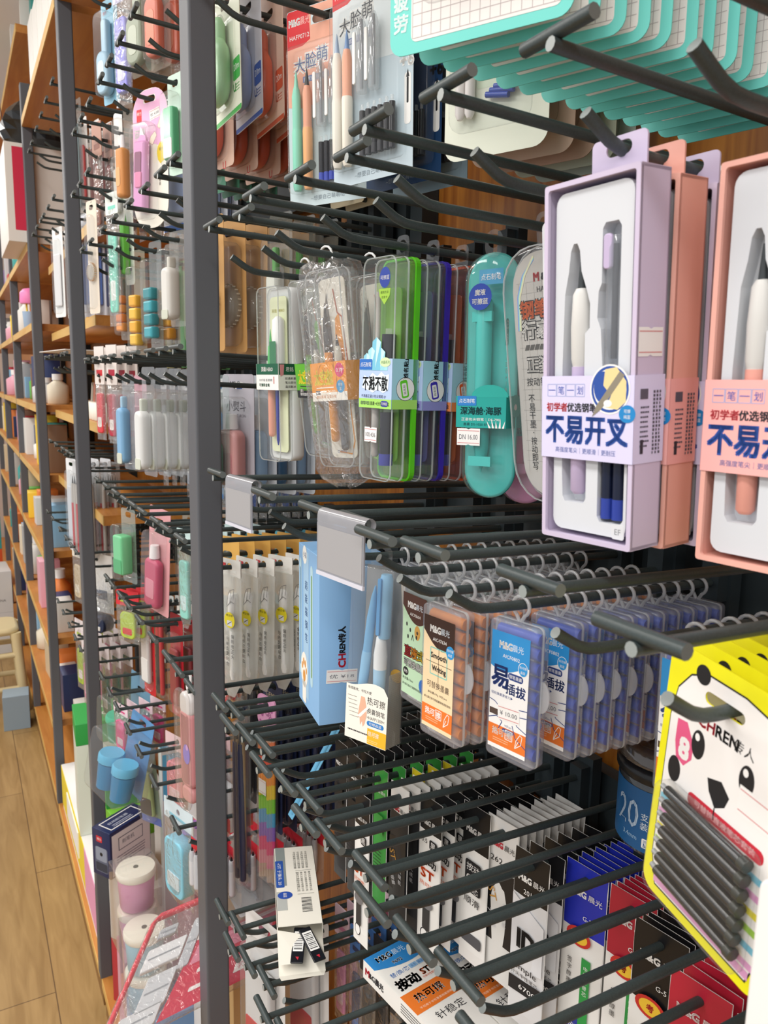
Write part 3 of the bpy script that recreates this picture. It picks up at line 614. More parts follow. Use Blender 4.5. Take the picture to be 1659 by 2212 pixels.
def foil_case():
    t = thing('foil_framed_case', 'clear case with rainbow foil frame half hidden behind the lilac box', 'pen case')
    W, Ht, D, top = 74, 187, 22, -9; cw = top - Ht / 2
    q = MB(); q.plate(rrect(0, cw, W, Ht, 4, 3), 0, D, P('#edf0f6', .25), [rrect(0, cw, W - 5, Ht - 5, 3, 3)])
    for i in range(12):
        z = top - 4 - (i + .5) * (Ht - 8) / 12; c = ('#6f7ff0', '#74b6ea', '#8fdcc8', '#c9e4b0', '#e9d3b4', '#d3b8ee')[i % 6]
        q.box(-W / 2 + 2.6, -W / 2 + 5.5, 1, 16, z - 7.6, z + 7.6, P(c, .15, .8))
    q.box(-W / 2 + 3, W / 2 - 3, 1, 16, top - 6, top - 3, P('#7f8df2', .15, .8)); q.box(-W / 2 + 3, W / 2 - 3, 1, 16, top - Ht + 3, top - Ht + 6, P('#8ea6f2', .15, .8)); part('foil_frame', q, t, 'white frame lined with rainbow foil')
    q = MB(); q.plate(rrect(0, cw, W - 12, Ht - 14, 4, 3), 15, 16, P('#dcdcd8', .4)); q.line([(-22, top - 24), (-16, top - 14), (-10, top - 24), (-22, top - 24)], 1.4, P('#45c4d4'), d=14.8); part('inner_card', q, t)
    q = MB(); pen(q, -18, 9, top - 150, top - 50, 5, P('#d7d8d4', .3), P('#cfd0cc', .3)); part('pen', q, t)
    part('clear_window', shell(W - 5, Ht - 5, 3, .6, 1.2, .2, CRISP, top - 2.5), t); part('hang_tab', tab(18, 8, 12, CRISP, D, .6, 6), t); return t
hang(foil_case(), ZA, 0.382, 0.352, 5, -1.0, 7)

# ------------------------------------------------------------------ row of carded pens above (near bay)
BUB = CL(haze=0.025, refl=0.012, rough=0.16, edge=0.38)
def bubble(w, h, r, cw, dep, mat=BUB, cu=0.0, d1=-.2):
    q = MB(); q.slab(cu, cw, w, h, r, -dep, d1, min(3, dep * .45), mat, n=4); return q
def grid(q, u0, u1, w0, w1, st, mat, d=-.2, t=.3):
    x = u0
    while x <= u1: q.rr(x, (w0 + w1) / 2, t, w1 - w0, mat, d=d); x += st
    y = w0
    while y <= w1: q.rr((u0 + u1) / 2, y, u1 - u0, t, mat, d=d - .02); y += st
def teal_card(label):
    t = thing('carded_pen_set', label, 'pen card', group='teal bordered pen cards')
    W, Ht, top = 113, 205, 10; w0 = top - Ht; TE = P('#74d8cd', .45)
    q = MB(); q.plate(rrect(0, top - Ht / 2, W, Ht, 9, 5), 0, .7, TE, [slot(30, 11)])
    q.rr(4, w0 + 93, 92, 174, P('#f1ebe6', .5), 4); grid(q, -41, 49, w0 + 8, w0 + 178, 6.2, P('#bdb1b0'), d=-.2, t=.4)
    q.vtxt('缓解书写疲劳', -49, w0 + 75, 9.5, P('#f2fbfa'), step=11.5, d=-.2, bold=.03)
    part('backing_card', q, t, 'teal card printed with graph paper')
    part('blister', bubble(78, 140, 10, w0 + 92, 13, BUB, 4), t)
    for i, u in enumerate((-24, -6, 8, 34)):
        q = MB(); bl = P('#2c3f9e', .25)
        q.lathe([(3, 0), (5, 2.5), (5.2, 8), (5.2, 60), (4.2, 95), (1, 104)], u, -7, bl if i < 3 else P('#3c55c0', .25), 10, 'w', w0 + 42 - (i == 0) * 6); part('pen', q, t)
    return t
tc = teal_card('teal bordered pen card at the front of the fanned pack')
hang(tc, ZZ, 0.382, 0.263, 28, 0, 1)
rg = random.Random(11)
for k in range(1, 14):
    o = dup(tc, 'teal bordered pen card, %s from the front of the fanned pack' % ORD[k]); hang(o, ZZ, 0.382, 0.263 + .0185 * k, 27 + rg.uniform(-3, 3) - k * .9, rg.uniform(-.6, .6), 1)
def face_card(label, c1, c2, txt_c, pens, navy=False):
    t = thing('carded_pen_set', label, 'pen card', group='carded pen sets with big lettering')
    W, Ht, top = 107, 202, 14; w0 = top - Ht
    q = MB(); q.plate(rrect(0, top - Ht / 2, W, Ht, 3, 3), 0, .6, P(c2, .5), [slot(36, 9)])
    o = [(-W / 2, top - 98), (W / 2, top - 88), (W / 2, top), (-W / 2, top)]
    if not navy:
        q.pl([(-53.2, top - 96), (-30, top - 100), (0, top - 95), (53.2, top - 99), (53.2, -9), (-53.2, -9)], P(c1, .5), d=-.1); q.pl([(-53.2, -9), (-20, -9), (-20, top - .5), (-51, top - .5), (-53.2, top - 3)], P(c1, .5), d=-.1); q.pl([(20, -9), (53.2, -9), (53.2, top - 3), (51, top - .5), (20, top - .5)], P(c1, .5), d=-.1); q.rr(0, 9.5, 40, 8, P(c1, .5), d=-.1); q.rr(0, -7, 40, 4, P(c1, .5), d=-.1)
    q.pl([(-53.2, -24), (-53.2, top - 3), (-51, top - .5), (-23, top - .5), (-21, -18), (-32, -23)], P('#d8242c', .45), d=-.14)
    q.txt('M&G', -43, 2, 7, WHITE, d=-.2, bold=.06, width=15); q.txt('晨光', -28, 2, 8, P('#f8c8c0'), d=-.2, width=13); q.txt('HAFP0712', -36, -13, 4.6, WHITE, d=-.2)
    for i, c in enumerate('大脸萌'): q.txt(c, -36 + i * 15.5, -42 + i * 3, 15, WHITE, d=-.18, bold=.12); q.txt(c, -36 + i * 15.5, -42 + i * 3, 15, P(txt_c), d=-.28)
    q.rr(-14, -57, 36, 6, P('#7986b5'), d=-.16); q.txt('直液式钢笔套装', -14, -57, 4, WHITE, d=-.22, width=33)
    q.txt('~想要自己萌萌哒~', 2, w0 + 8, 5, P('#8d9aa3'), d=-.2, width=50)
    q.txt('+6', 46, -92, 12, INK if navy else WHITE, d=-.2, bold=.05); q.rr(47, -125, 8, 44, WHITE, 3, d=-.2); q.rr(47, -118, 2.4, 22, INK, 1, d=-.26); q.pl([(45, -107), (49, -107), (47, -100)], INK, d=-.26)
    part('backing_card', q, t)
    part('blister', bubble(94, 150, 6, w0 + 88, 12), t)
    for i, (u, kind, c, tipc) in enumerate(pens):
        q = MB()
        if kind == 'p':
            q.lathe([(4, 0), (5.2, 4), (5.4, 30), (5.6, 60), (5.2, 63)], u, -7, P(c, .35), 12, 'w', w0 + 16); q.lathe([(5, 0), (4.8, 4), (5, 34), (3.4, 42)], u, -7, P(c if i != 1 else '#efa98a', .35), 12, 'w', w0 + 79); q.lathe([(3, 0), (2.4, 3), (1.4, 12), (.2, 18)], u, -7, P(tipc, .3), 8, 'w', w0 + 121)
            part('fountain_pen', q, t, None)
        elif kind == 'c':
            q.lathe([(5, 0), (5.6, 3), (5.6, 52), (4, 60), (2, 66)], u, -7, CL('#e8ecee', .3, .08), 12, 'w', w0 + 78); q.lathe([(1.6, 0), (1.6, 60)], u, -7, P('#8e9097', .3), 8, 'w', w0 + 82); q.slab(u - 5, w0 + 108, 4, 46, 2, -13, -11, .6, P('#f3f2ef', .35)); part('clear_pen_cap', q, t)
        else:
            cartridge(q, u, -6, w0 + 22, w0 + 62, 3.1, P('#26262c', .2), P(c, .3), CL('#ffffff', .25)); part('ink_cartridge', q, t)
    return t
fp = [(-36, 'p', '#8fdcc2', '#8fdcc2'), (-21, 'p', '#f0b27a', '#2f3133'), (-2, 'c', '', ''), (14, 'c', '', ''), (32, 'p', '#efe9da', '#b9c4d6')] + [(u, 'k', '#3c4fb8', '') for u in (-3, 4, 11, 17, 23)]
hang(face_card('peach and mint pen card with red corner logo, second hook from the broad post', '#f2b096', '#cfe0e4', '#4a6390', fp), ZZ, 0.805, 0.366, 27, 0.3, 1.5)
fb = [(-40, 'p', '#e9e4d8', '#9fb3cc'), (-26, 'p', '#efe7d8', '#6f93c4'), (-6, 'c', '', ''), (10, 'c', '', '')] + [(u, 'k', '#33343a', '') for u in (-6, 2, 10, 18, 26, 33)]
hang(face_card('pale blue pen card with black cartridges hanging before the navy card', '#dfe6e8', '#c3d3dc', '#3d4046', fb), ZZ, 0.695, 0.362, 17, 0.5, 1)
hang(face_card('navy blue pen card marked with a plus six', '#16335e', '#173a63', '#dfe4ea', fb, True), ZZ, 0.695, 0.397, 13, 0, 1)
hang(face_card('grey blue pen card, last on the hook behind the navy card', '#7f97a6', '#8aa1ae', '#e8ecee', fb), ZZ, 0.695, 0.428, 12, 0, 1)
def cream_card(label, c):
    t = thing('carded_pen_set', label, 'pen card', group='cream cards with rounded corners')
    W, Ht, top = 104, 196, 14; w0 = top - Ht
    q = MB(); q.plate(rrect(0, top - Ht / 2, W, Ht, 14, 6), 0, .6, P(c, .5), [slot(30, 9)])
    q.pl([(10, -40), (51, -40), (51, -110), (40, -128), (20, -118), (12, -90)], P('#d9763f', .5), d=-.1)
    for k, (x, y) in enumerate(((18, -105), (30, -112), (38, -100), (44, -116))): q.pl([(x - 4, y - 8), (x, y + 6), (x + 4, y - 6)], P('#e8b548'), d=-.16); q.line([(x, y), (x + 5, y - 12), (x + 2, y - 16)], .5, INK, d=-.18)
    q.rr(-6, -103, 26, 46, P('#dbe8cf', .5), 2, d=-.14); q.txt('6', -12, -98, 11, P('#55504c'), d=-.2); q.txt('PCS', -2, -93, 4, P('#55504c'), d=-.2); q.txt('晶蓝', -2, -101, 5, P('#55504c'), d=-.2); q.el(-2, -78, 5, P('#e2b24e'), d=-.2)
    part('backing_card', q, t); part('blister', bubble(80, 130, 12, w0 + 86, 11, BUB, -2), t)
    for u in (-32, -22):
        q = MB(); q.lathe([(2.4, 0), (4.4, 4), (4.6, 60), (4.4, 104), (2, 112)], u, -6, P('#ece6e4', .35), 10, 'w', w0 + 32); part('pen', q, t)
    for k in range(3):
        q = MB(); q.tube([(-6 + k * 4, -5, w0 + 48 + k * 2.5), (16 + k * 5, -5, w0 + 44 + k * 3.5)], 2.6, P('#2f4aa6', .25), 8); part('ink_cartridge', q, t)
    return t
cc = cream_card('cream six piece pen card at the front of its hook, rounded corners', '#e9ecdb'); hang(cc, ZZ, 0.575, 0.420, 22, 0, 1)
for k, c in enumerate(('#d8b9a4', '#c9a58e', '#c3c8b2', '#b7c3b8')):
    o = cream_card('rounded pen card, %s behind the cream six piece card' % ORD[k], c); hang(o, ZZ, 0.575, 0.449 + .024 * k, 21 - k, 0, 1)

# ------------------------------------------------------------------ cartridge boxes (row B)
def ring(q, mat, cu=0, d=0, r=7.0, t=1.4):
    q.tube([(cu + r * math.sin(a), d, -1.5 + r * math.cos(a)) for a in [(-150 + 300 * i / 14) * PI / 180 for i in range(15)]], t, mat, 6)
    q.tube([(cu - 3.5, d, -7.5), (cu - 1, d, -12)], t, mat, 6); q.tube([(cu + 3.5, d, -7.5), (cu + 1, d, -12)], t, mat, 6)
HANDINK = P('#2b4384')
def cart_box(label, kind, grp):
    t = thing('cartridge_box', label, 'cartridge box', group=grp)
    W, Ht, D, top = 41, 100, 14.5, -12; w0 = top - Ht; cw = top - Ht / 2
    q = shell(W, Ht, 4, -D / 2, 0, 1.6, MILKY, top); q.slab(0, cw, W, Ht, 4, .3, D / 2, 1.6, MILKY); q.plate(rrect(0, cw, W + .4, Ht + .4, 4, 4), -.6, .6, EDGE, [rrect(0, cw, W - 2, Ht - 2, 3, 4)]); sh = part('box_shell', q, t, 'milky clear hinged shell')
    q = MB(); ring(q, CL('#eef0f2', .45, .08, .15)); part('hang_ring', q, sh, 'clear hanging ring')
    q = MB(); q.T = side_T(W / 2); q.flat([(9 * math.sin(k * PI / 12) * .62 - 1, cw + 2 - 11 * math.cos(k * PI / 12)) for k in range(13)], -.2, MILKY); q.rr(2, cw + 2, 1.6, 8, CL('#fff', .6), d=-.4); q.T = I4
    T0 = q.T; q.box(W / 2, W / 2 + .8, -1, 4, cw - 9, cw + 13, CL('#eef0f2', .5)); q.plate([(W / 2 + 6.5 * math.sin(k * PI / 12), cw + 2 - 11 * math.cos(k * PI / 12)) for k in range(13)], 0, 1, CL('#eef0f4', .4)); part('latch', q, sh, 'clear half-round latch')
    ink = {'smooth': '#e08a3c', 'blue': '#4a68c8', 'cream': '#b9b9b6', 'green': '#7c8a84'}[kind]
    for k in range(9):
        z = top - 9 - k * 10.2; q = MB(); q.tube([(-17, .5, z), (18.6, .5, z)], 4.4, P(ink, .35) if kind != 'blue' else P('#3f5bc4', .35), 8); part('ink_cartridge', q, t)
    q = MB(); L = W - 8; u0 = -1.2; lt, lb = top - 8, w0 + 7; lh = lt - lb; cz = (lt + lb) / 2; d = -D / 2 - .3
    x0, x1 = u0 - L / 2, u0 + L / 2
    bg = {'smooth': '#f2d9b0', 'blue': '#f4f3f1', 'cream': '#efe0cd', 'green': '#bfe0be'}[kind]; hd = {'smooth': '#3a231b', 'blue': '#2f8fd0', 'cream': '#e9d6c2', 'green': '#4a2a20'}[kind]
    q.rr(u0, cz, L, lh, P(bg, .5), d=d)
    if kind != 'cream':
        q.flat([(x0, lt), (x0, lt - lh * .13)] + [(x0 + L * i / 10, lt - lh * (.13 + .15 * math.sin(i / 10 * PI * .8))) for i in range(11)] + [(x1, lt - lh * .17), (x1, lt)], d - .05, P(hd, .5))
        q.txt('M&G', u0 - 4, lt - 9, 5, WHITE, d=d - .1, bold=.05, width=11); q.txt('晨光', u0 + 6.5, lt - 9, 5, P('#d8e4ee'), d=d - .1, width=9.5); q.txt({'smooth': 'AIC47634', 'blue': 'AICF0802', 'green': 'AICF0604'}[kind], u0 + 1, lt - 16.5, 2.6, WHITE, d=d - .1)
    if kind == 'smooth':
        q.el(x1 - 4, lt - 22, 4.4, P('#2f97d8'), 4.8, d=d - .12); q.txt('热可擦', x1 - 4, lt - 20.6, 2, WHITE, d=d - .16, width=6.5); q.txt('晶蓝', x1 - 4, lt - 23.8, 2, WHITE, d=d - .16)
        a = P('#8ccabc'); bx = [(x0 + 8, lt - 23), (x0 + 26, lt - 23), (x0 + 26, lt - 43), (x0 + 8, lt - 43), (x0 + 8, lt - 23)]; q.line(bx, .9, a, d=d - .08); q.rr(x0 + 17, lt - 34, .4, 36, P('#5b4636'), d=d - .1); q.rr(x0 + 17, lt - 34, 28, .4, P('#5b4636'), d=d - .1)
        q.txt('Smooth', x0 + 17, lt - 28.5, 4.2, INK, d=d - .15, width=17, bold=.03); q.txt('Writing', x0 + 17.5, lt - 38, 4.2, INK, d=d - .15, width=15, bold=.03)
        q.txt('可替换墨囊', u0 + .5, lt - 51, 5.2, P('#4a3a2e'), d=d - .1, width=24); q.txt('净含量:0.9g 10支/pcs', u0, lt - 57.5, 2.2, INK, d=d - .1, width=21); q.txt('请与晨光热可擦墨囊钢笔搭配使用', u0, lt - 62, 1.9, INK, d=d - .1, width=29)
    if kind == 'blue':
        q.flat([(x0 + L * i / 10, lt - lh * (.28 + .05 * math.sin(i / 10 * PI * 1.2 + .4))) for i in range(11)] + [(x0 + L * i / 10, lt - lh * (.10 + .15 * math.sin(i / 10 * PI * .8))) for i in range(10, -1, -1)], d - .03, P('#2f8fd0'))
        q.el(x1 - 5, lt - 22, 4.2, P('#2f97d8'), 5, d=d - .12); q.flat(ell(x1 - 5, lt - 22, 4.2, 5), d - .14, WHITE, [ell(x1 - 5, lt - 22, 3.8, 4.6)]); q.txt('热可擦', x1 - 5, lt - 20.6, 1.9, WHITE, d=d - .16, width=6); q.txt('晶蓝', x1 - 5, lt - 24, 1.9, WHITE, d=d - .16)
        q.txt('易', x0 + 8.5, lt - 32, 15, HANDINK, d=d - .1, bold=.03); q.rr(x0 + 22, lt - 29.5, 13, 5, HANDINK, 2.2, d=d - .1); q.txt('钢笔墨囊', x0 + 22, lt - 29.5, 2.8, WHITE, d=d - .15, width=11); q.txt('插拔', x0 + 22.5, lt - 38.5, 8, HANDINK, d=d - .1, width=17, bold=.02); q.txt('轻松换墨更省力▶', x0 + 11, lt - 45, 2.2, HANDINK, d=d - .1, width=19)
        for pts in (((x0, lt - 50), (x0 + 5, lt - 51), (x0 + 11, lt - 55), (x0 + 13, lt - 60)), ((x0, lt - 64), (x0 + 7, lt - 61), (x0 + 12, lt - 64), (x0 + 9, lt - 70)), ((x1, lt - 50), (x1 - 7, lt - 51), (x1 - 11, lt - 57), (x1 - 8, lt - 63), (x1, lt - 66)), ((x1 - 12, lt - 64), (x1 - 9, lt - 72), (x1, lt - 77)), ((x1, lt - 55), (x1 - 6, lt - 56))): q.line(pts, .6, HANDINK, d=d - .1)
        q.rr(x0 + 5, lt - 58.5, 9, 4.4, P('#55453d'), d=d - .09); sticker(q, u0 + 1, lt - 57, 19, 11, d=d - .2, text='¥ 10.00', rot=4)
        q.txt('10支/pcs', u0 + 1, lt - 66, 2, HANDINK, d=d - .1); q.rr(u0 + 1, lt - 69.6, 10, 2.8, HANDINK, 1.3, d=d - .1); q.txt('3.4mm口径', u0 + 1, lt - 69.6, 1.7, WHITE, d=d - .15, width=8)
    if kind in ('smooth', 'blue'):
        q.rr(u0, lb + lh * .12, L, lh * .17, P('#e9792e', .5), d=d - .06); b = lb + lh * .125
        if kind == 'smooth': pass
        q.txt('热可', u0 - 7.5, b + 2.2, 5.4, WHITE, d=d - .12, width=10.5, bold=.02); q.line([(u0 - 1.2, b - 1.2), (u0 - 1.2, b + 5.4), (u0 + 5, b + 5.4), (u0 + 5, b - 1.2), (u0 - 1.2, b - 1.2)], .5, WHITE, d=d - .12); q.txt('擦', u0 + 1.9, b + 2.1, 4.8, WHITE, d=d - .12, bold=.02); q.fine(u0 - 5, b - 3, 14, 2, 1.6, P('#f4c49c'), d=d - .1, t=.6)
        q.line([(x1 - 9, b - 5), (x1 - 8, b + 1), (x1 - 5, b + 6), (x1 - 3, b + 5), (x1 - 4, b - 1), (x1 - 9, b - 5), (x1 - 6, b + 1)], .5, WHITE, d=d - .12)
    if kind == 'cream':
        q.el(x0 + 11, lt - 21, 7.5, P('#7d8ba0'), 10, d=d - .05); q.txt('大', x0 + 8, lt - 17, 6, WHITE, d=d - .1); q.txt('脸', x0 + 14, lt - 22, 6, WHITE, d=d - .1); q.txt('萌', x0 + 9, lt - 27, 6, WHITE, d=d - .1); q.txt('M&G', x0 + 6, lt - 4, 4.4, INK, d=d - .1, bold=.04)
        q.rr(u0, lb + 19, L, 38, P('#b9b3af', .5), d=d - .04); q.line([(x0 + 14, lt - 42), (x0 + 22, lt - 38), (x0 + 30, lt - 46), (x1, lt - 42)], 3, P('#efd53a'), d=d - .07); q.el(x1 - 6, lt - 44, 6, P('#e9b7a6'), d=d - .06); sticker(q, x0 + 19, lt - 33, 15, 13, d=d - .2, text='1884')
        for i, (c, k) in enumerate(zip('可替换直液墨囊', ('#e0b92f', '#4f9a6a', '#d9783c', '#d9a93c', '#c9564c', '#6b8ec4', '#8a6aa8'))): q.txt(c, x0 + 3.5 + i * 4.2, lb + 30, 4.2, WHITE, d=d - .1, bold=.1); q.txt(c, x0 + 3.5 + i * 4.2, lb + 30, 4.2, P(k), d=d - .15, bold=.03)
        q.rr(x0 + 10, lb + 24, 15, 4, P('#4a3a34'), 1.6, d=d - .1); q.txt('AIMAC1676', x0 + 10, lb + 24, 1.8, WHITE, d=d - .15); q.txt('净含量:1.9ml', x0 + 9, lb + 18, 2.3, INK, d=d - .1, width=14); q.el(x1 - 6, lb + 20, 5, WHITE, 5.5, d=d - .1); q.txt('请与晨光直液式钢笔搭配使用', u0, lb + 6, 2, INK, d=d - .1, width=30)
    if kind == 'green':
        for x, y in ((6, -26), (11, -30), (8, -36), (20, -34)): q.el(x0 + x, lt + y, 1, INK, 1.8, d=d - .1)
        q.el(x0 + 21, lt - 30, 4, P('#c9994a'), 6, d=d - .08); q.el(x0 + 21, lt - 30, 1.4, P('#4a3a2a'), d=d - .1); q.line([(x0 + 13, lt - 38), (x0 + 14.5, lt - 33), (x0 + 16, lt - 38)], .7, INK, d=d - .1)
        for i, (c, k) in enumerate(zip('直液式', ('#d23a3a', '#ef9a2c', '#f0d73a'))): q.txt(c, x0 + 8 + i * 9, lt - 48, 9, INK, d=d - .1, bold=.08); q.txt(c, x0 + 8 + i * 9, lt - 48, 9, P(k), d=d - .15, bold=.02)
        q.txt('可替换墨囊', u0 + 1, lt - 58, 6.4, INK, d=d - .1, width=29, bold=.08); q.txt('可替换墨囊', u0 + 1, lt - 58, 6.4, WHITE, d=d - .15, width=29, bold=.02); q.el(x0 + 6, lt - 66, 4, INK, 3.6, d=d - .1); q.txt('黑色', x0 + 6, lt - 66, 2.6, WHITE, d=d - .15); q.txt('净含量:0.9ml', x0 + 9, lt - 72, 2.4, INK, d=d - .1, width=15); q.txt('请与晨光直液式墨囊钢笔搭配使用', u0, lt - 77, 2, INK, d=d - .1, width=30); q.el(x1 - 3, lt - 72, 5, P('#2f6fc0'), 6, d=d - .1)
    part('label', q, t, 'printed front label')
    return t
def run(first, zr, y, x0, step, n, words, yaw, jit=2.0, seed=1, pitch=0, roll=0):
    g = random.Random(seed)
    hang(first, zr, y, x0, yaw, roll, pitch)
    for k in range(1, n):
        o = dup(first, words % ORD[k]); hang(o, zr, y, x0 + step * k, yaw + g.uniform(-jit, jit), roll + g.uniform(-jit, jit) * .25, pitch + g.uniform(-.5, .5))
run(cart_box('brown and cream cartridge box lettered Smooth Writing at the front of its hook', 'smooth', 'orange cartridge boxes'), ZB, 0.44, 0.300, .0165, 12, 'milky box of orange cartridges, %s behind the Smooth Writing front', 8, 1.0, 2)
run(cart_box('blue and white cartridge box swinging forward alone at a hook tip', 'blue', 'blue cartridge boxes'), ZB, 0.392, 0.326, .0155, 1, '%s', 12)
run(cart_box('blue and white cartridge box with 10.00 sticker behind the lone one', 'blue', 'blue cartridge boxes'), ZB, 0.392, 0.361, .0158, 10, 'milky box of blue cartridges, %s from the front of the tight pack', 10, .8, 3)
run(cart_box('cream cartridge box with a blue round title, next to the clear pen carton', 'cream', 'grey cartridge boxes'), ZB, 0.561, 0.334, .0165, 11, 'clear cartridge box with grey contents, %s on the hook beside the pen carton', 0, 1, 4)
run(cart_box('green cartridge box with rainbow lettering left of the brown one', 'green', 'green cartridge boxes'), ZB, 0.501, 0.317, .0165, 11, 'clear cartridge box, %s behind the green fronted one', 3, 1, 5)
run(cart_box('blue and white cartridge box half hidden by the yellow panda card', 'blue', 'cartridge boxes by the panda cards'), ZB, 0.302, 0.390, .0165, 8, 'milky cartridge box, %s in the pack beyond the panda cards', 6, 1, 6, 2)

# yellow panda-faced refill cards
def panda_card(label):
    t = thing('carded_refill_set', label, 'refill card', group='yellow refill cards')
    W, Ht, top = 84, 140, 18; w0 = top - Ht; cw = top - Ht / 2
    o = rrect(0, cw, W, Ht, 9, 5)
    q = MB(); q.plate(o, 0, .8, P('#f0ea1c', .4), [rrect(-2, 0, 26, 6, 3, 3)])
    fc = [(-37, w0 + 22), (-32, w0 + 5), (34, w0 + 5), (39, w0 + 20), (39, -14), (35, -2), (24, 8), (10, 11), (-14, 11), (-26, 6), (-34, -4), (-37, -20)]
    sl = [rrect(-2, 0, 26, 6, 3, 3)]; q.flat(fc, -.12, INK, sl); q.flat([(x * .985, (y - cw) * .985 + cw) for x, y in fc], -.16, P('#f2efec', .45), sl)
    q.el(-18, 9, 5, INK, 5, d=-.2); q.el(33, -8, 5, INK, 8, d=-.2)
    q.txt('CH', -6, -13, 6, P('#c8283c'), d=-.25, bold=.04, al='r'); q.txt('REN', -5, -13, 6, INK, d=-.25, bold=.04, al='l'); q.txt('传人', 13, -13, 6, INK, d=-.25)
    for x in (-15, 17): q.el(x, -26, 4.6, INK, 7.5, d=-.22); q.el(x - 1, -22.5, 1.6, WHITE, 2, d=-.26)
    q.pl([(-31, -20), (-24, -19), (-18, -28), (-18, -36), (-23, -42), (-29, -40), (-31, -32)], P('#e05a86'), d=-.2); q.txt('8', -24, -33, 11, WHITE, d=-.26, bold=.05)
    q.el(-29, -47, 4.6, INK, 7, d=-.22); q.pl([(-6, -38), (3, -35), (9, -40), (7, -46), (1, -50), (-4, -44)], INK, d=-.22); q.line([(1, -50), (1, -56)], .8, INK, d=-.22); q.rr(8, -55, 50, 7, P('#cf3040'), 3, d=-.2); q.txt('可替换直液笔芯套装', 8, -55, 3.6, P('#f4b8b8'), d=-.25, width=40)
    sticker(q, 24, -36, 20, 14, d=-.3)
    for i, c in enumerate(('#7fc4dc', '#e2a4d0', '#e8dc4a', '#a5d254', '#7fc4dc', '#e2a4d0')): q.rr(1, -66 - i * 8.4, 74, 3.6, P(c, .5), d=-.2)
    q.rr(1, -113, 68, 4.4, P('#e2a4d0', .5), d=-.2)
    part('backing_card', q, t, 'yellow card with a black and white animal face')
    part('blister', bubble(66, 62, 6, -82, 11, BUB, 2), t)
    for k in range(7):
        q = MB(); z = -58 - k * 7.6; q.tube([(-30, -5, z + 1.5), (-26, -5, z + 1.2)], 1.4, P('#9a9c9e', .2), 8); q.tube([(-26, -5, z + 1.2), (26, -5, z - 1)], 2.7, P('#1f2325', .15, .7), 8); q.tube([(26, -5, z - 1), (30, -5, z - 1.2)], 3.4, P('#2c302c', .3), 8); part('ink_cartridge', q, t)
    return t
run(panda_card('yellow refill card with black cartridges, at the front of its hook'), ZB, 0.212, 0.300, .0145, 8, 'yellow refill card, %s from the front of its hook', -12, 1.2, 8, 0, -4)
def white_card():
    t = thing('carded_refill_set', 'blurred white card with blue lettering at the lower right corner', 'refill card')
    q = MB(); q.slab(0, -152, 82, 210, 6, 0, 14, 1.2, P('#e9e8e6', .5))
    q.txt('什么', -20, -138, 12, P('#4a5f9e'), d=-.3, width=24); q.txt('痛点', -20, -162, 12, P('#4a5f9e'), d=-.3, width=24)
    for k in range(4): q.line([(-36 + k * 4, -186), (-28 + k * 4, -206)], .6, P('#b7bede'), d=-.3)
    part('carton', q, t); part('hang_tab', tab(22, 9, 50, P('#efeeec'), 6, 1), t); return t
hang(white_card(), ZB, 0.13, 0.274, 3, 1.2, -2)

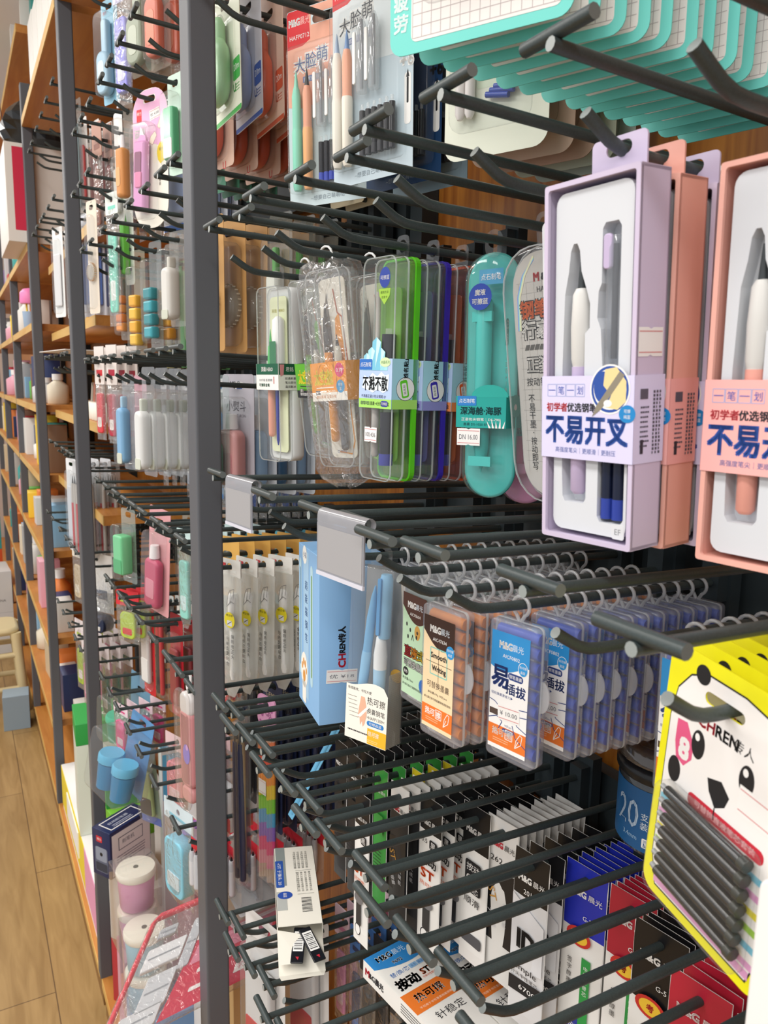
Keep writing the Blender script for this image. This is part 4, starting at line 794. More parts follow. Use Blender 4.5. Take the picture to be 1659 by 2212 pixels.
# carton of clear fountain pens, light-blue carton
def clear_carton():
    t = thing('clear_pen_carton', 'clear carton with two light blue pens and a cream printed foot label', 'pen box')
    W, Ht, D, top = 47, 156, 22, -10; w0 = top - Ht; cw = top - Ht / 2
    part('clear_carton', shell(W, Ht, 1, 0, D, .6, CL(haze=.05, refl=.07), top), t)
    q = MB(); q.box(-W / 2 + 1, W / 2 - 1, D - 2, D - 1.4, w0 + 1, top - 2, P('#8d8f90', .4)); q.T = side_T(W / 2 - .8); grid(q, 1, D - 2, w0 + 2, w0 + 66, 1.7, P('#a9a698'), d=-.1, t=.3); q.rr(D / 2, w0 + 33, D - 2, 66, CL('#e8e2d0', .5), d=.2); q.T = I4; part('back_card', q, t)
    bl = P('#8fc4e8', .35)
    q = MB(); q.T = Matrix.Rotation(math.radians(6), 4, 'Y'); q.lathe([(3.4, 0), (4.4, 4), (4.6, 58), (4.2, 62)], -1, 10, bl, 12, 'w', w0 + 16); q.lathe([(4, 0), (4.2, 30), (2.6, 50), (.6, 60)], -1, 10, P('#7ab6e2', .35), 12, 'w', w0 + 78); part('fountain_pen', q, t, 'light blue pen')
    q = MB(); q.lathe([(5, 0), (5.6, 3), (5.8, 52), (4.6, 56)], 8, 10, bl, 12, 'w', top - 62); q.slab(6, top - 34, 4, 50, 1.5, 2.4, 4.4, .5, P('#5da4de', .3)); part('pen_cap', q, t)
    q = MB(); q.lathe([(5.4, 0), (6, 22)], 5, 10, P('#a9d3ee', .35), 12, 'w', w0 + 44); q.lathe([(6, 0), (6.2, 12), (5, 22), (4.4, 28), (2, 30)], 5, 10, P('#f2f4f4', .35), 12, 'w', w0 + 66); part('eraser_end', q, t, 'white capped eraser end')
    q = MB(); d = -.5
    q.flat([(-W / 2, w0), (W / 2, w0), (W / 2, w0 + 47)] + [(W / 2 - W * i / 10, w0 + 52 + 3 * math.sin(i * .5)) for i in range(1, 11)], d, P('#f3efe4', .5))
    q.txt('有错能改，书写方便', -8, w0 + 46, 2.8, INK, d=d - .1, width=27); q.txt('热可擦', 11, w0 + 39, 7, P('#2f2e2c'), d=d - .1, width=20); q.txt('换囊钢笔', 11, w0 + 30, 5.2, P('#2f2e2c'), d=d - .1, width=20); q.txt('>HAFP1309<', 11, w0 + 24, 2.8, P('#56534e'), d=d - .1, width=20); q.rr(11, w0 + 19, 19, 4.4, P('#2f7fc8'), 2.2, d=d - .1); q.txt('可擦晶蓝', 11, w0 + 19, 2.6, WHITE, d=d - .15, width=14)
    q.rr(13, w0 + 7.5, 21, 14, P('#efb92e', .5), d=d - .1); q.txt('热可擦', 9.5, w0 + 10, 4.6, WHITE, d=d - .15, width=12); q.fine(9, w0 + 4, 12, 2, 1.6, P('#f7e2a8'), d=d - .15, t=.5)
    for k in range(6): q.fine(-16 + k * .6, w0 + 39 - k * 3.6, 11, 1, 2, P('#8c877c'), d=d - .1, t=.5, seed=k)
    sk = P('#e8b598', .5); q.pl([(-6, w0 + 41), (-2, w0 + 41), (0, w0 + 34), (1, w0 + 26), (-1, w0 + 17), (-3, w0 + 14), (-4, w0 + 19), (-6, w0 + 15), (-7, w0 + 22), (-9, w0 + 21), (-8, w0 + 30)], sk, d=d - .12); q.pl([(-10, w0 + 22), (-3, w0 + 29), (2, w0 + 34), (3, w0 + 32), (-6, w0 + 22)], P('#f4f2ee'), d=d - .14)
    q.fine(-8, w0 + 8, 24, 1, 2, INK, d=d - .1, t=1.2)
    part('foot_label', q, t, 'cream label with a writing hand')
    q = MB(); q.el(17, top - 96, 7, P('#e9b23a'), 6, d=D - 3); part('sticker', q, t); part('hang_tab', tab(24, 8, 12, CRISP, D / 2, .5, 6), t); return t
hang(clear_carton(), ZB, 0.561, 0.303, 22, 0.5, -3)
def blue_carton():
    t = thing('pen_carton', 'light blue carton with a paw print and a white price sticker, behind the label holder', 'pen box')
    W, Ht, D, top = 76, 166, 62, -5; w0 = top - Ht; cw = top - Ht / 2; bl = P('#8dbce8', .4)
    q = MB(); q.slab(0, cw - 3, W, Ht - 6, .8, 0, D, .5, bl)
    q.rr(-9, cw, 20, Ht - 20, P('#a7cdea', .4), d=-.1); q.rr(-31, cw + 4, 8, 118, P('#b9dcea', .4), 4, d=-.15); q.rr(-31, cw + 4, 3, 100, P('#5b8fb8', .4), 1.5, d=-.2); q.rr(12, cw + 4, 9, 118, P('#b9dcea', .4), 4, d=-.15); q.rr(12, cw + 4, 3.4, 100, P('#6f9a58', .4), 1.7, d=-.2)
    q.vtxt('超能猫钢笔', -8, cw + 40, 9, P('#33598a'), step=13, d=-.25); q.el(-14, top - 14, 8, P('#f2f2ec'), 9, d=-.2); q.txt('小福', -14, top - 14, 6, P('#33598a'), d=-.25); q.el(-16, w0 + 36, 13, P('#f3efe6'), 18, d=-.2)
    q.rr(-16, w0 + 14, 14, 22, P('#f3efe6'), 3, d=-.2)
    for x, y, a, b in ((-16, 30, 5, 6), (-23, 39, 2.6, 3.6), (-18, 44, 2.6, 3.8), (-12, 43, 2.6, 3.8), (-8, 37, 2.4, 3.4)): q.el(x, w0 + y, a, P('#d9984a'), b, d=-.26)
    q.T = side_T(W / 2); q.txt('CH', 22, cw - 22, 7, P('#c8283c'), d=-.3, rot=90, bold=.05); q.txt('REN传人', 22, cw - 2, 7, INK, d=-.3, rot=90, width=25, bold=.04); sticker(q, 22, w0 + 46, 30, 13, d=-.3, text='优 ¥18', rot=-3); q.rr(32, cw, .4, Ht - 14, P('#7aa9d8'), d=-.2); q.T = I4
    part('carton', q, t)
    q = MB(); q.plate(rrect(0, 1, 40, 22, 5, 4), D / 2 - .5, D / 2 + .5, bl, [hole(6)]); part('hang_tab', q, t); return t
hang(blue_carton(), ZB, 0.653, 0.283, -9, 1, 0)

# label holders clipped on the tag bars
def tag_holder(label, y, yaw):
    t = thing('label_holder', label, 'label holder', (XT + .001, y, ZB + .006), 'label holders on tag bars', (0, 0, math.radians(-90 + yaw)))
    g = CL('#bcbcc2', .82, .06, .2)
    q = MB(); q.plate(rrect(0, -25, 62, 40, 1.5, 3), -5.5, -4.2, g); q.rr(0, -25, 58, 34, P('#a3a2a4', .5), d=-5.7); part('label_plate', q, t, 'blank greyish label plate')
    q = MB(); n = 9; pf = [(5.2 * math.cos(a), 5.2 * math.sin(a)) for a in [PI * (1.0 - 1.25 * i / (n - 1)) for i in range(n)]]; pf = [(-5.4, -5)] + pf + [(6.5, -8), (8, -6)]
    pts = [(-31, d, w) for d, w in pf] + [(31, d, w) for d, w in pf]; N = len(pf); q.add(pts, [(i, i + 1, N + i + 1, N + i) for i in range(N - 1)], g, True); part('clip', q, t, 'curled snap-on clip'); q = MB(); q.box(-31, 31, -6.2, -4.2, -46.5, -43.5, P('#d3d3de', .3)); part('foot_lip', q, t); return t
tag_holder('blank grey label holder clipped by the broad post', 0.735, 6); tag_holder('larger-looking blank grey label holder over the light blue carton', 0.501, 8)

# round tub of cartridges behind the blue boxes
def tub():
    t = thing('refill_tub', 'round clear tub with black lid ring and dark blue wrap label', 'tub', (0.497, 0.398, ZC + .004), rot=(0, 0, math.radians(-65)))
    R = 41
    q = MB(); q.lathe([(R - 3, 0), (R - 1, 2), (R - 1, 82), (R - 4, 84)], 0, 0, CL('#888', .25, .08), 28); part('body', q, t)
    q = MB(); q.lathe([(R + 1, 0), (R + 2, 3), (R + 2, 9), (R - 1, 12), (R - 3, 12)], 0, 0, P('#1b1c1f', .25), 28, 'w', 62); q.lathe([(R + 1, 0), (R + 1, 13), (R - 2, 15), (8, 16)], 0, 0, CL('#7a6a60', .35, .1), 28, 'w', 75); part('lid', q, t, 'black ringed clear lid')
    q = MB(); n = 40; r = R - .6; bl = P('#1f5c92', .4)
    q.add([(r * math.cos(2 * PI * i / n), r * math.sin(2 * PI * i / n), w) for w in (4, 56) for i in range(n)], [(i, (i + 1) % n, n + (i + 1) % n, n + i) for i in range(n)], bl, True)
    def wrap(b):
        b.v = [(math.sin(x / .0406) * (.0406 - y - .0003), -math.cos(x / .0406) * (.0406 - y - .0003), z) for x, y, z in b.v]; return b
    l = MB(); l.txt('20', -24, 33, 24, P('#bfd2e2'), d=-.2, width=23); l.vtxt('支装', -7, 34, 6.5, P('#dfe8ee'), step=8, d=-.2); l.txt('钢笔可替换墨囊', 17, 46, 5, P('#dfe8ee'), d=-.2, al='c', width=30); l.fine(17, 38, 26, 4, 2.4, P('#8fb4d2'), d=-.2, t=1.1); l.txt('使用方法:', 12, 24, 4.6, P('#dfe8ee'), d=-.2); l.txt('3.4mm', -20, 14, 4, P('#9fc0da'), d=-.2); l.rr(-4, 12, 8, 8, WHITE, 1, d=-.2); l.txt('可擦', -4, 13.6, 2.6, bl, d=-.3); l.txt('晶蓝', -4, 10, 2.6, bl, d=-.3)
    for k in range(3): l.line([(5 + k * 10, 8), (13 + k * 10, 8), (13 + k * 10, 18), (5 + k * 10, 18), (5 + k * 10, 8)], .4, P('#9fc0da'), d=-.2); l.line([(7 + k * 10, 16), (11 + k * 10, 10)], 1, P('#cfe0ec'), d=-.25)
    for k in range(14): l.line([(-34 + k * 1.5, 22), (-33.4 + k * 1.5, 44)], .3, bl, d=-.3)
    wrap(l); q.v += l.v; b0 = len(q.v) - len(l.v)
    for f, mi, s in zip(l.f, l.m, l.sm): q.f.append(tuple(i + b0 for i in f)); q.m.append(q.mi(l.mats[mi])); q.sm.append(s)
    part('wrap_label', q, t, 'dark blue wrap label'); return t
tub()

# ------------------------------------------------------------------ refill sachets (row C, near bay)
def sachet(name_label, W, Ht, head, hh, body, style, grp):
    t = thing('refill_sachet', name_label, 'refill sachet', group=grp)
    top = 12; w0 = top - Ht; g = None
    q = MB(); n = 6
    rows = [(top, 0), (top - 16, .3), (top - hh, .8), (top - Ht * .5, 2.6), (w0 + 14, 1.6), (w0, 0)]
    vs = []; fs = []
    for z, b in rows:
        for i in range(n + 1):
            u = -W / 2 + W * i / n; k = math.sin(PI * i / n); vs.append((u + .4 * math.sin(z * .2), -b * k, z))
    def rib(off, mat0, mat1):
        for r in range(len(rows) - 1):
            m = mat0 if rows[r + 1][0] >= top - hh - .1 else mat1
            q.add([(x, off(y), z) for x, y, z in vs[r * (n + 1):(r + 2) * (n + 1)]], [(i, i + 1, n + 2 + i, n + 1 + i) for i in range(n)], m, True)
    Hm = P(head, .35); Bm = P(body, .4) if isinstance(body, str) else body
    rib(lambda y: y - .25, Hm, Bm); rib(lambda y: -y * .6 + .45, P('#e9e7e2', .5), P('#e2e0db', .5))
    q.rr(-W / 2 + .2, top - Ht / 2, 1.6, Ht, WHITE, d=.1); q.rr(W / 2 - .2, top - Ht / 2, 1.6, Ht, WHITE, d=.1)
    lg = WHITE if head != '#eeedea' else INK
    q.txt('M&G', -W * .16, top - 26, min(6, W * .17), lg if head != '#eeedea' else P('#c8283c'), d=-1.4, width=W * .38, bold=.05); q.txt('晨光', W * .25, top - 26, min(6, W * .17), lg, d=-1.4, width=W * .34)
    e = -3.2
    if style == 'st':
        q.txt('0.5', -W * .22, top - 46, 5, INK, d=-2, width=W * .26); q.rr(W * .2, top - 47, W * .36, 10, INK, 2, d=-2); q.txt('黑', W * .2, top - 47, 7, WHITE, d=-2.3); q.txt('按动', 0, top - 66, 9, INK, d=e, width=W * .8, bold=.02); q.txt('ST', 0, top - 80, 10, P('#e0642c'), d=e, width=W * .6, bold=.04); q.txt('热可擦', 0, top - 92, 5, P('#e0642c'), d=e, width=W * .7)
        q.rr(0, top - 125, W * .34, 34, P('#2f3236', .3), 2, d=e); q.el(0, top - 112, W * .3, P('#77777a', .3), 6, d=e - .1); q.el(-W * .1, w0 + 16, W * .2, INK, 7, d=-2); q.el(-W * .1, w0 + 16, W * .16, WHITE, 6, d=-2.1)
    elif style == 'big':
        q.rr(W * .02, top - 74, W * .62, 34, INK, 3, d=e); q.txt('按动', W * .02, top - 64, 8, WHITE, d=e - .2, width=W * .5); q.txt('0.5', W * .02, top - 76, 8, WHITE, d=e - .2, width=W * .5); q.txt('黑芯', W * .02, top - 87, 6, WHITE, d=e - .2, width=W * .44); q.txt('顺滑', 0, top - 100, 8, INK, d=e, width=W * .6); q.rr(0, w0 + 28, W * .8, 12, P('#55565a'), 3, d=-2.4)
    elif style == '26':
        q.pl([(-W / 2 + 1, top - 60), (W / 2 - 1, top - 50), (W / 2 - 1, top - Ht + 42), (-W / 2 + 1, top - Ht + 42)], P('#1d1e21', .35), d=-1.9); q.txt('262', -W * .15, top - 42, 6, INK, d=-1.6, width=W * .4); q.vtxt('持久续航', W * .22, top - 84, 5, P('#cfcfd2'), d=e, step=6.5); q.txt('ST', -W * .2, top - 78, 9, P('#c9923c'), d=e, width=W * .36, rot=-70); q.txt('大容量', -W * .18, top - 104, 6, P('#d8d8da'), d=e, width=W * .5, rot=-70)
    elif style == 'id':
        q.pl([(-W / 2 + 1, top - 44), (W / 2 - 1, top - 62), (W / 2 - 1, top - 110), (-W / 2 + 1, top - 116)], P('#dcdde0', .35), d=-2.2); q.txt('ID', 0, top - 84, 18, INK, d=e - .1, width=W * .5, bold=.06); q.txt('2016', 0, top - 38, 5, WHITE, d=-1.6); q.txt('simple', 0, top - 112, 6, INK, d=e, width=W * .7); q.txt('针头中性笔芯', 0, top - 120, 4, INK, d=e, width=W * .8); q.pl([(-W / 2 + 1, top - 126), (W / 2 - 1, top - 122), (W / 2 - 1, top - 136), (-W / 2 + 1, top - 140)], INK, d=-2.6); q.txt('6700', W * .1, top - 131, 5, WHITE, d=e, width=W * .5)
    elif style == 'g5':
        q.txt('G-5', W * .1, top - 47, 4.4, WHITE, d=-1.9); q.el(-W * .06, top - 66, W * .3, P('#c9302c', .4), 9, d=e); q.el(-W * .06, top - 66, W * .22, P('#f0c43a', .4), 6.5, d=e - .1); q.txt('考', -W * .06, top - 66, 6, P('#b02020'), d=e - .2, bold=.04); q.rr(W * .16, top - 116, W * .22, 66, P('#2f9a4a', .4), d=e); q.vtxt('中性笔替芯', W * .16, top - 92, 4.4, WHITE, d=e - .1, step=6); q.vtxt('签字醇墨', -W * .24, top - 92, 5, INK, d=e, step=7); q.el(-W * .05, w0 + 18, W * .26, P('#2a3a9a', .4), 10, d=-2.4); q.txt('按动', -W * .05, w0 + 18, 6, WHITE, d=-2.6)
    elif style == 'col':
        q.rr(0, top - 62, W * .7, 22, P(head, .4), d=e); q.fine(0, top - 90, W * .6, 12, 4, INK, d=e, t=1.2)
    part('foil_bag', q, t)
    q = MB(); q.lathe([(1.6, 0), (1.8, 6), (1.8, Ht * .5), (1.2, Ht * .56)], 0, 0.1, P('#3a3c42', .3), 8, 'w', w0 + 18); part('refill', q, t); return t
SG = {}
def sachets(key, y, x0, step, n, what, W, Ht, head, hh, body, style, yaw=8, zr=ZC, seed=1, jit=5):
    f = sachet('%s, front of its hook' % what, W, Ht, head, hh, body, style, key)
    run(f, zr, y, x0, step, n, what + ', %s from the front', yaw, jit, seed)
sachets('white gel refill sachets', 0.622, 0.329, .001, 1, 'white refill sachet with orange ST lettering alone at a rod tip', 24, 164, '#1c1c1f', 34, '#efeeea', 'st')
sachets('colour gel refill sachets', 0.662, 0.372, .022, 6, 'green and white refill sachet with thick sleeve', 24, 165, '#3f9e45', 60, '#3f9e45', 'col', 6, seed=4)
sachets('yellow refill sachets', 0.640, 0.405, .02, 3, 'yellow refill sachet beside the white headed pack', 22, 165, '#e2cf2c', 60, '#d9c42c', 'col', 6, seed=5)
sachets('white headed refill sachets', 0.622, 0.372, .0125, 10, 'white headed black refill sachet in the tight middle pack', 30, 160, '#eeedea', 30, '#2a2b2e', '26', 6, seed=6)
sachets('black headed gel refill sachets', 0.586, 0.387, .0165, 6, 'black headed refill sachet with orange ST lettering', 32, 165, '#17181b', 36, '#efeeea', 'st', 8, seed=7)
sachets('tall black headed sachets', 0.555, 0.420, .016, 5, 'black headed white refill sachet lettered in a black panel', 36, 170, '#121316', 46, '#f0efeb', 'big', 8, seed=8)
sachets('white fanned refill sachets', 0.525, 0.429, .0092, 10, 'white headed refill sachet in the fanned pack', 38, 170, '#eeedea', 46, '#e2e1dd', '26', 10, seed=9)
sachets('black refill sachets with ID lettering', 0.470, 0.418, .0165, 6, 'black and silver refill sachet lettered ID', 38, 172, '#151619', 44, '#d9d9da', 'id', 10, seed=10)
sachets('blue headed refill sachets', 0.435, 0.449, .0085, 9, 'bright blue headed refill sachet', 42, 172, '#2432b4', 62, '#efeeea', 'g5', 10, seed=11)
sachets('red headed refill sachets', 0.390, 0.456, .007, 9, 'crimson headed refill sachet', 42, 172, '#b02338', 62, '#efeeea', 'g5', 10, seed=12)
sachets('black glossy refill sachets', 0.350, 0.443, .0072, 12, 'glossy black headed refill sachet', 44, 172, '#151518', 66, '#efeeea', 'g5', 10, seed=13)
sachets('lower red headed sachets', 0.30, 0.425, .012, 7, 'red headed refill sachet low by the corner', 44, 172, '#b8243a', 62, '#efeeea', 'g5', 10, seed=14)
sachets('corner refill sachets', 0.25, 0.40, .014, 7, 'white refill sachet at the lower right corner', 44, 172, '#d9d9d4', 50, '#efeeea', 'g5', 8, seed=15)
for i, (y, x0, n) in enumerate(((0.70, .36, 12), (0.735, .36, 13), (0.765, .38, 12))):
    sachets('slim black refill sachets %s row' % ORD[i], y, x0, .0135, n, 'slim black refill sachet, %s hook of black packs' % ORD[i], 26, 168, '#1d1e20', 40, '#26272a', 'col', 4, seed=20 + i, jit=6)

# ------------------------------------------------------------------ things lying on the lowest rods
RT = ZD + .0105
def refill_carton(label, loc, rz, two=False):
    t = thing('refill_carton', label, 'refill box', loc, 'blue and orange refill cartons', (0, 0, rz))
    q = MB(); W, L, Hh = 58, 150, 21
    q.box(-W / 2, W / 2, -L, 0, 0, Hh, P('#f1efea', .5)); q.T = top_T(Hh, -L)
    bl = P('#2f86cc', .5); q.flat([(-W / 2, L), (-W / 2, L - 20)] + [(-W / 2 + W * i / 8, L - 20 - 10 * math.sin(i / 8 * PI * .7)) for i in range(9)] + [(W / 2, L)], -.2, bl)
    q.txt('M&G', -9, L - 10, 8, WHITE, d=-.3, bold=.05, width=19); q.txt('晨光', 10, L - 10, 8, P('#cfe2f2'), d=-.3, width=16); q.txt('9602', 0, L - 22, 4.6, WHITE, d=-.3, bold=.04); q.txt('替/换/芯', -8, L - 37, 6.4, P('#2f6fb8'), d=-.3, width=24); q.rr(10, L - 37, 10, 6, P('#8fb9e0'), 1, d=-.25); q.txt('0.5', 10, L - 37, 3.4, P('#2f6fb8'), d=-.3); q.rr(20, L - 37, 9, 6, P('#8fb9e0'), 1, d=-.25); q.txt('晶蓝', 20, L - 37, 3.4, P('#2f6fb8'), d=-.3)
    q.txt('按动', -9, L - 52, 14, INK, d=-.3, width=28, bold=.04); q.txt('ST', 16, L - 50, 8, P('#e0642c'), d=-.3, bold=.05); q.txt('可擦中性替芯', 16, L - 57, 3, P('#e0642c'), d=-.3, width=17); q.rr(0, L - 78, W, 28, P('#e87a2c', .5), d=-.2); q.txt('热可擦', 0, L - 75, 11, WHITE, d=-.3, width=36, bold=.02); q.txt('不可用于书写重要档案原稿', 0, L - 87, 3, P('#fbe0c8'), d=-.3, width=42); q.txt('针稳定', 4, L - 104, 10, P('#3c3c40'), d=-.3, width=36)
    q.T = left_T(-W / 2, 0) ; q.txt('M', 8, Hh / 2, 8, P('#c8283c'), d=-.3, bold=.05); q.txt('&G晨光', 24, Hh / 2, 8, P('#3a3a40'), d=-.3, bold=.03, width=25); q.fine(84, Hh / 2 + 5, 36, 4, 3, INK, d=-.3, t=1)
    q.T = I4; part('carton', q, t); return t
refill_carton('blue, white and orange refill carton lying on the lowest rods, number 9602 uppermost', (0.377, 0.655, RT), math.radians(8))
refill_carton('second blue and orange refill carton tucked beside the first, under the tag bars', (0.442, 0.640, RT), math.radians(7))
def open_carton():
    dx, dy = -.052, -.15; a = math.atan2(dx, -dy)
    t = thing('opened_refill_carton', 'opened cream refill carton with torn end flaps spilling black sachets', 'refill box', (0.359, 0.876, RT), rot=(0, 0, a))
    W, L, Hh = 52, 152, 21; CR = P('#efebdf', .55)
    q = MB()
    for w in ((0, .6), (Hh - .6, Hh)): q.box(-W / 2, W / 2, -L, 0, w[0], w[1], CR)
    q.box(-W / 2, -W / 2 + .6, -L, 0, 0, Hh, CR); q.box(W / 2 - .6, W / 2, -L, 0, 0, Hh, CR); q.box(-W / 2, W / 2, -.6, 0, 0, Hh, CR)
    q.T = top_T(Hh, -L); q.rr(-18, L - 40, 12, 80, P('#8d9694', .5), d=-.2); q.rr(-20, L - 56, 10, 54, P('#2a55a8', .5), 1.5, d=-.3); q.txt('√ST 子弹头 20', -20, L - 56, 5, WHITE, d=-.4, rot=-90, width=44); q.rr(-19, L - 108, 12, 34, P('#b5b8b4', .5), d=-.2); q.el(-15, L - 98, 9, P('#2a4fa8', .5), 7, d=-.3); q.txt('晶蓝', -15, L - 98, 4, WHITE, d=-.4, rot=-90)
    for k in range(4): q.txt('中性笔替芯可擦热敏', 0 + k * 5, L - 30, 3.4, P('#6a6a64'), d=-.3, rot=-90, width=36); q.txt('晨光文具股份有限公司', 2 + k * 5, L - 74, 3 if k else 4, P('#55554f'), d=-.3, rot=-90, width=38)
    for k in range(12): q.rr(10, L - 106 - k * 2.2, 12, (1.2, .6, .9)[k % 3], INK, d=-.3)
    q.rr(10, L - 52, 20, .5, P('#8d8d86'), d=-.3); q.rr(10, L - 98, 20, .5, P('#8d8d86'), d=-.3); q.T = I4; part('carton', q, t, 'cream printed carton')
    q = MB(); q.add([(-W / 2, -L, .3), (W / 2, -L, .3), (W / 2 - 1, -L - 44, -4), (-W / 2, -L - 46, -4), (-W / 2 + 2, -L - 58, 1), (W / 2 - 4, -L - 56, 1)], [(0, 1, 2, 3), (3, 2, 5, 4)], CR); part('end_flap', q, t)
    q = MB(); q.T = Matrix.Translation((-W / 2, -L, Hh - 4)); q.add([(0, 0, 0), (26, -6, -3), (26, -40, -12), (0, -40, -12)], [(0, 1, 2, 3)], CR); part('end_flap', q, t)
    return t
open_carton()
for i, (x, y, rz, tl) in enumerate(((0.300, 0.716, -10, 'barcoded black sachet poking out of the opened carton'), (0.313, 0.708, 18, 'second barcoded black sachet poking out of the opened carton'))):
    q = MB(); q.slab(0, 0, 14, 46, 1, -1.2, 1.2, .6, P('#16181f', .3)); q.rr(0, 4, 11, 26, WHITE, d=-1.4)
    for k in range(10): q.rr(0, -6 + k * 2.2, 9, (1.1, .5, .8)[k % 3], INK, d=-1.5)
    q.pl([(-2, -16), (2, -16), (1, -20)], P('#c8283c'), d=-1.5)
    solo('refill_sachet', q, tl, 'refill sachet', (x, y, RT + .010 + .002 * i), 'sachets spilling from the opened carton', (math.radians(-80), 0, math.radians(rz - 18)))
q = MB(); q.tube([(0, 0, 0), (0, 0, -160)], 3, P('#6cb9e2', .4), 4); q.box(-5, 5, -1, 0, -166, -8, P('#7cc4ea', .45)); q.txt('中性笔', 0, -120, 5, P('#e8f2f8'), d=-1.3, rot=90)
solo('pen_strip', q, 'narrow light blue strip dangling slantwise between the rods above the opened carton', 'strip', (0.40, 0.818, ZC - .045), None, (math.radians(-10), math.radians(24), math.radians(-75)))

# ------------------------------------------------------------------ second bay: rows of hooks
hook_row(1, 0.76, [1.05, 1.25, 1.40, 1.50, 1.60, 1.70], 'topmost in the second bay')
hook_row(1, 0.495, [0.992, 1.08, 1.178, 1.278, 1.369, 1.454, 1.582, 1.679, 1.777], 'of the pink cutter card')
hook_row(1, 0.385, [1.63, 1.73, 1.83], 'of the mint ruler pouch')
hook_row(1, 0.258, [0.98, 1.047, 1.144, 1.253, 1.378, 1.484, 1.626, 1.732], 'of amber cutters')
hook_row(1, 0.037, [0.99, 1.065, 1.14, 1.242, 1.319, 1.441, 1.53, 1.631, 1.741], 'of white correction markers')
hook_row(1, -0.208, [0.99, 1.07, 1.133, 1.228, 1.30, 1.371, 1.46, 1.559, 1.665], 'of the clear green pack')
hook_row(1, -0.40, [0.955, 1.02, 1.08, 1.176, 1.277, 1.373, 1.446, 1.527, 1.589], 'of red pen packs')
hook_row(1, -0.655, [1.06, 1.20, 1.32, 1.42, 1.533, 1.616, 1.719], 'lowest in the second bay')
hang_plain = hang
R1, R2, R2B, R3, R4, R5, R6, R7 = 0.76, 0.495, 0.385, 0.258, 0.037, -0.208, -0.40, -0.655
shelf(1, 0.84, 'high wooden shelf over the second bay, brown underside showing')
shelf(2, 0.84, 'high wooden shelf over the third bay, its pale front edge slanting up')

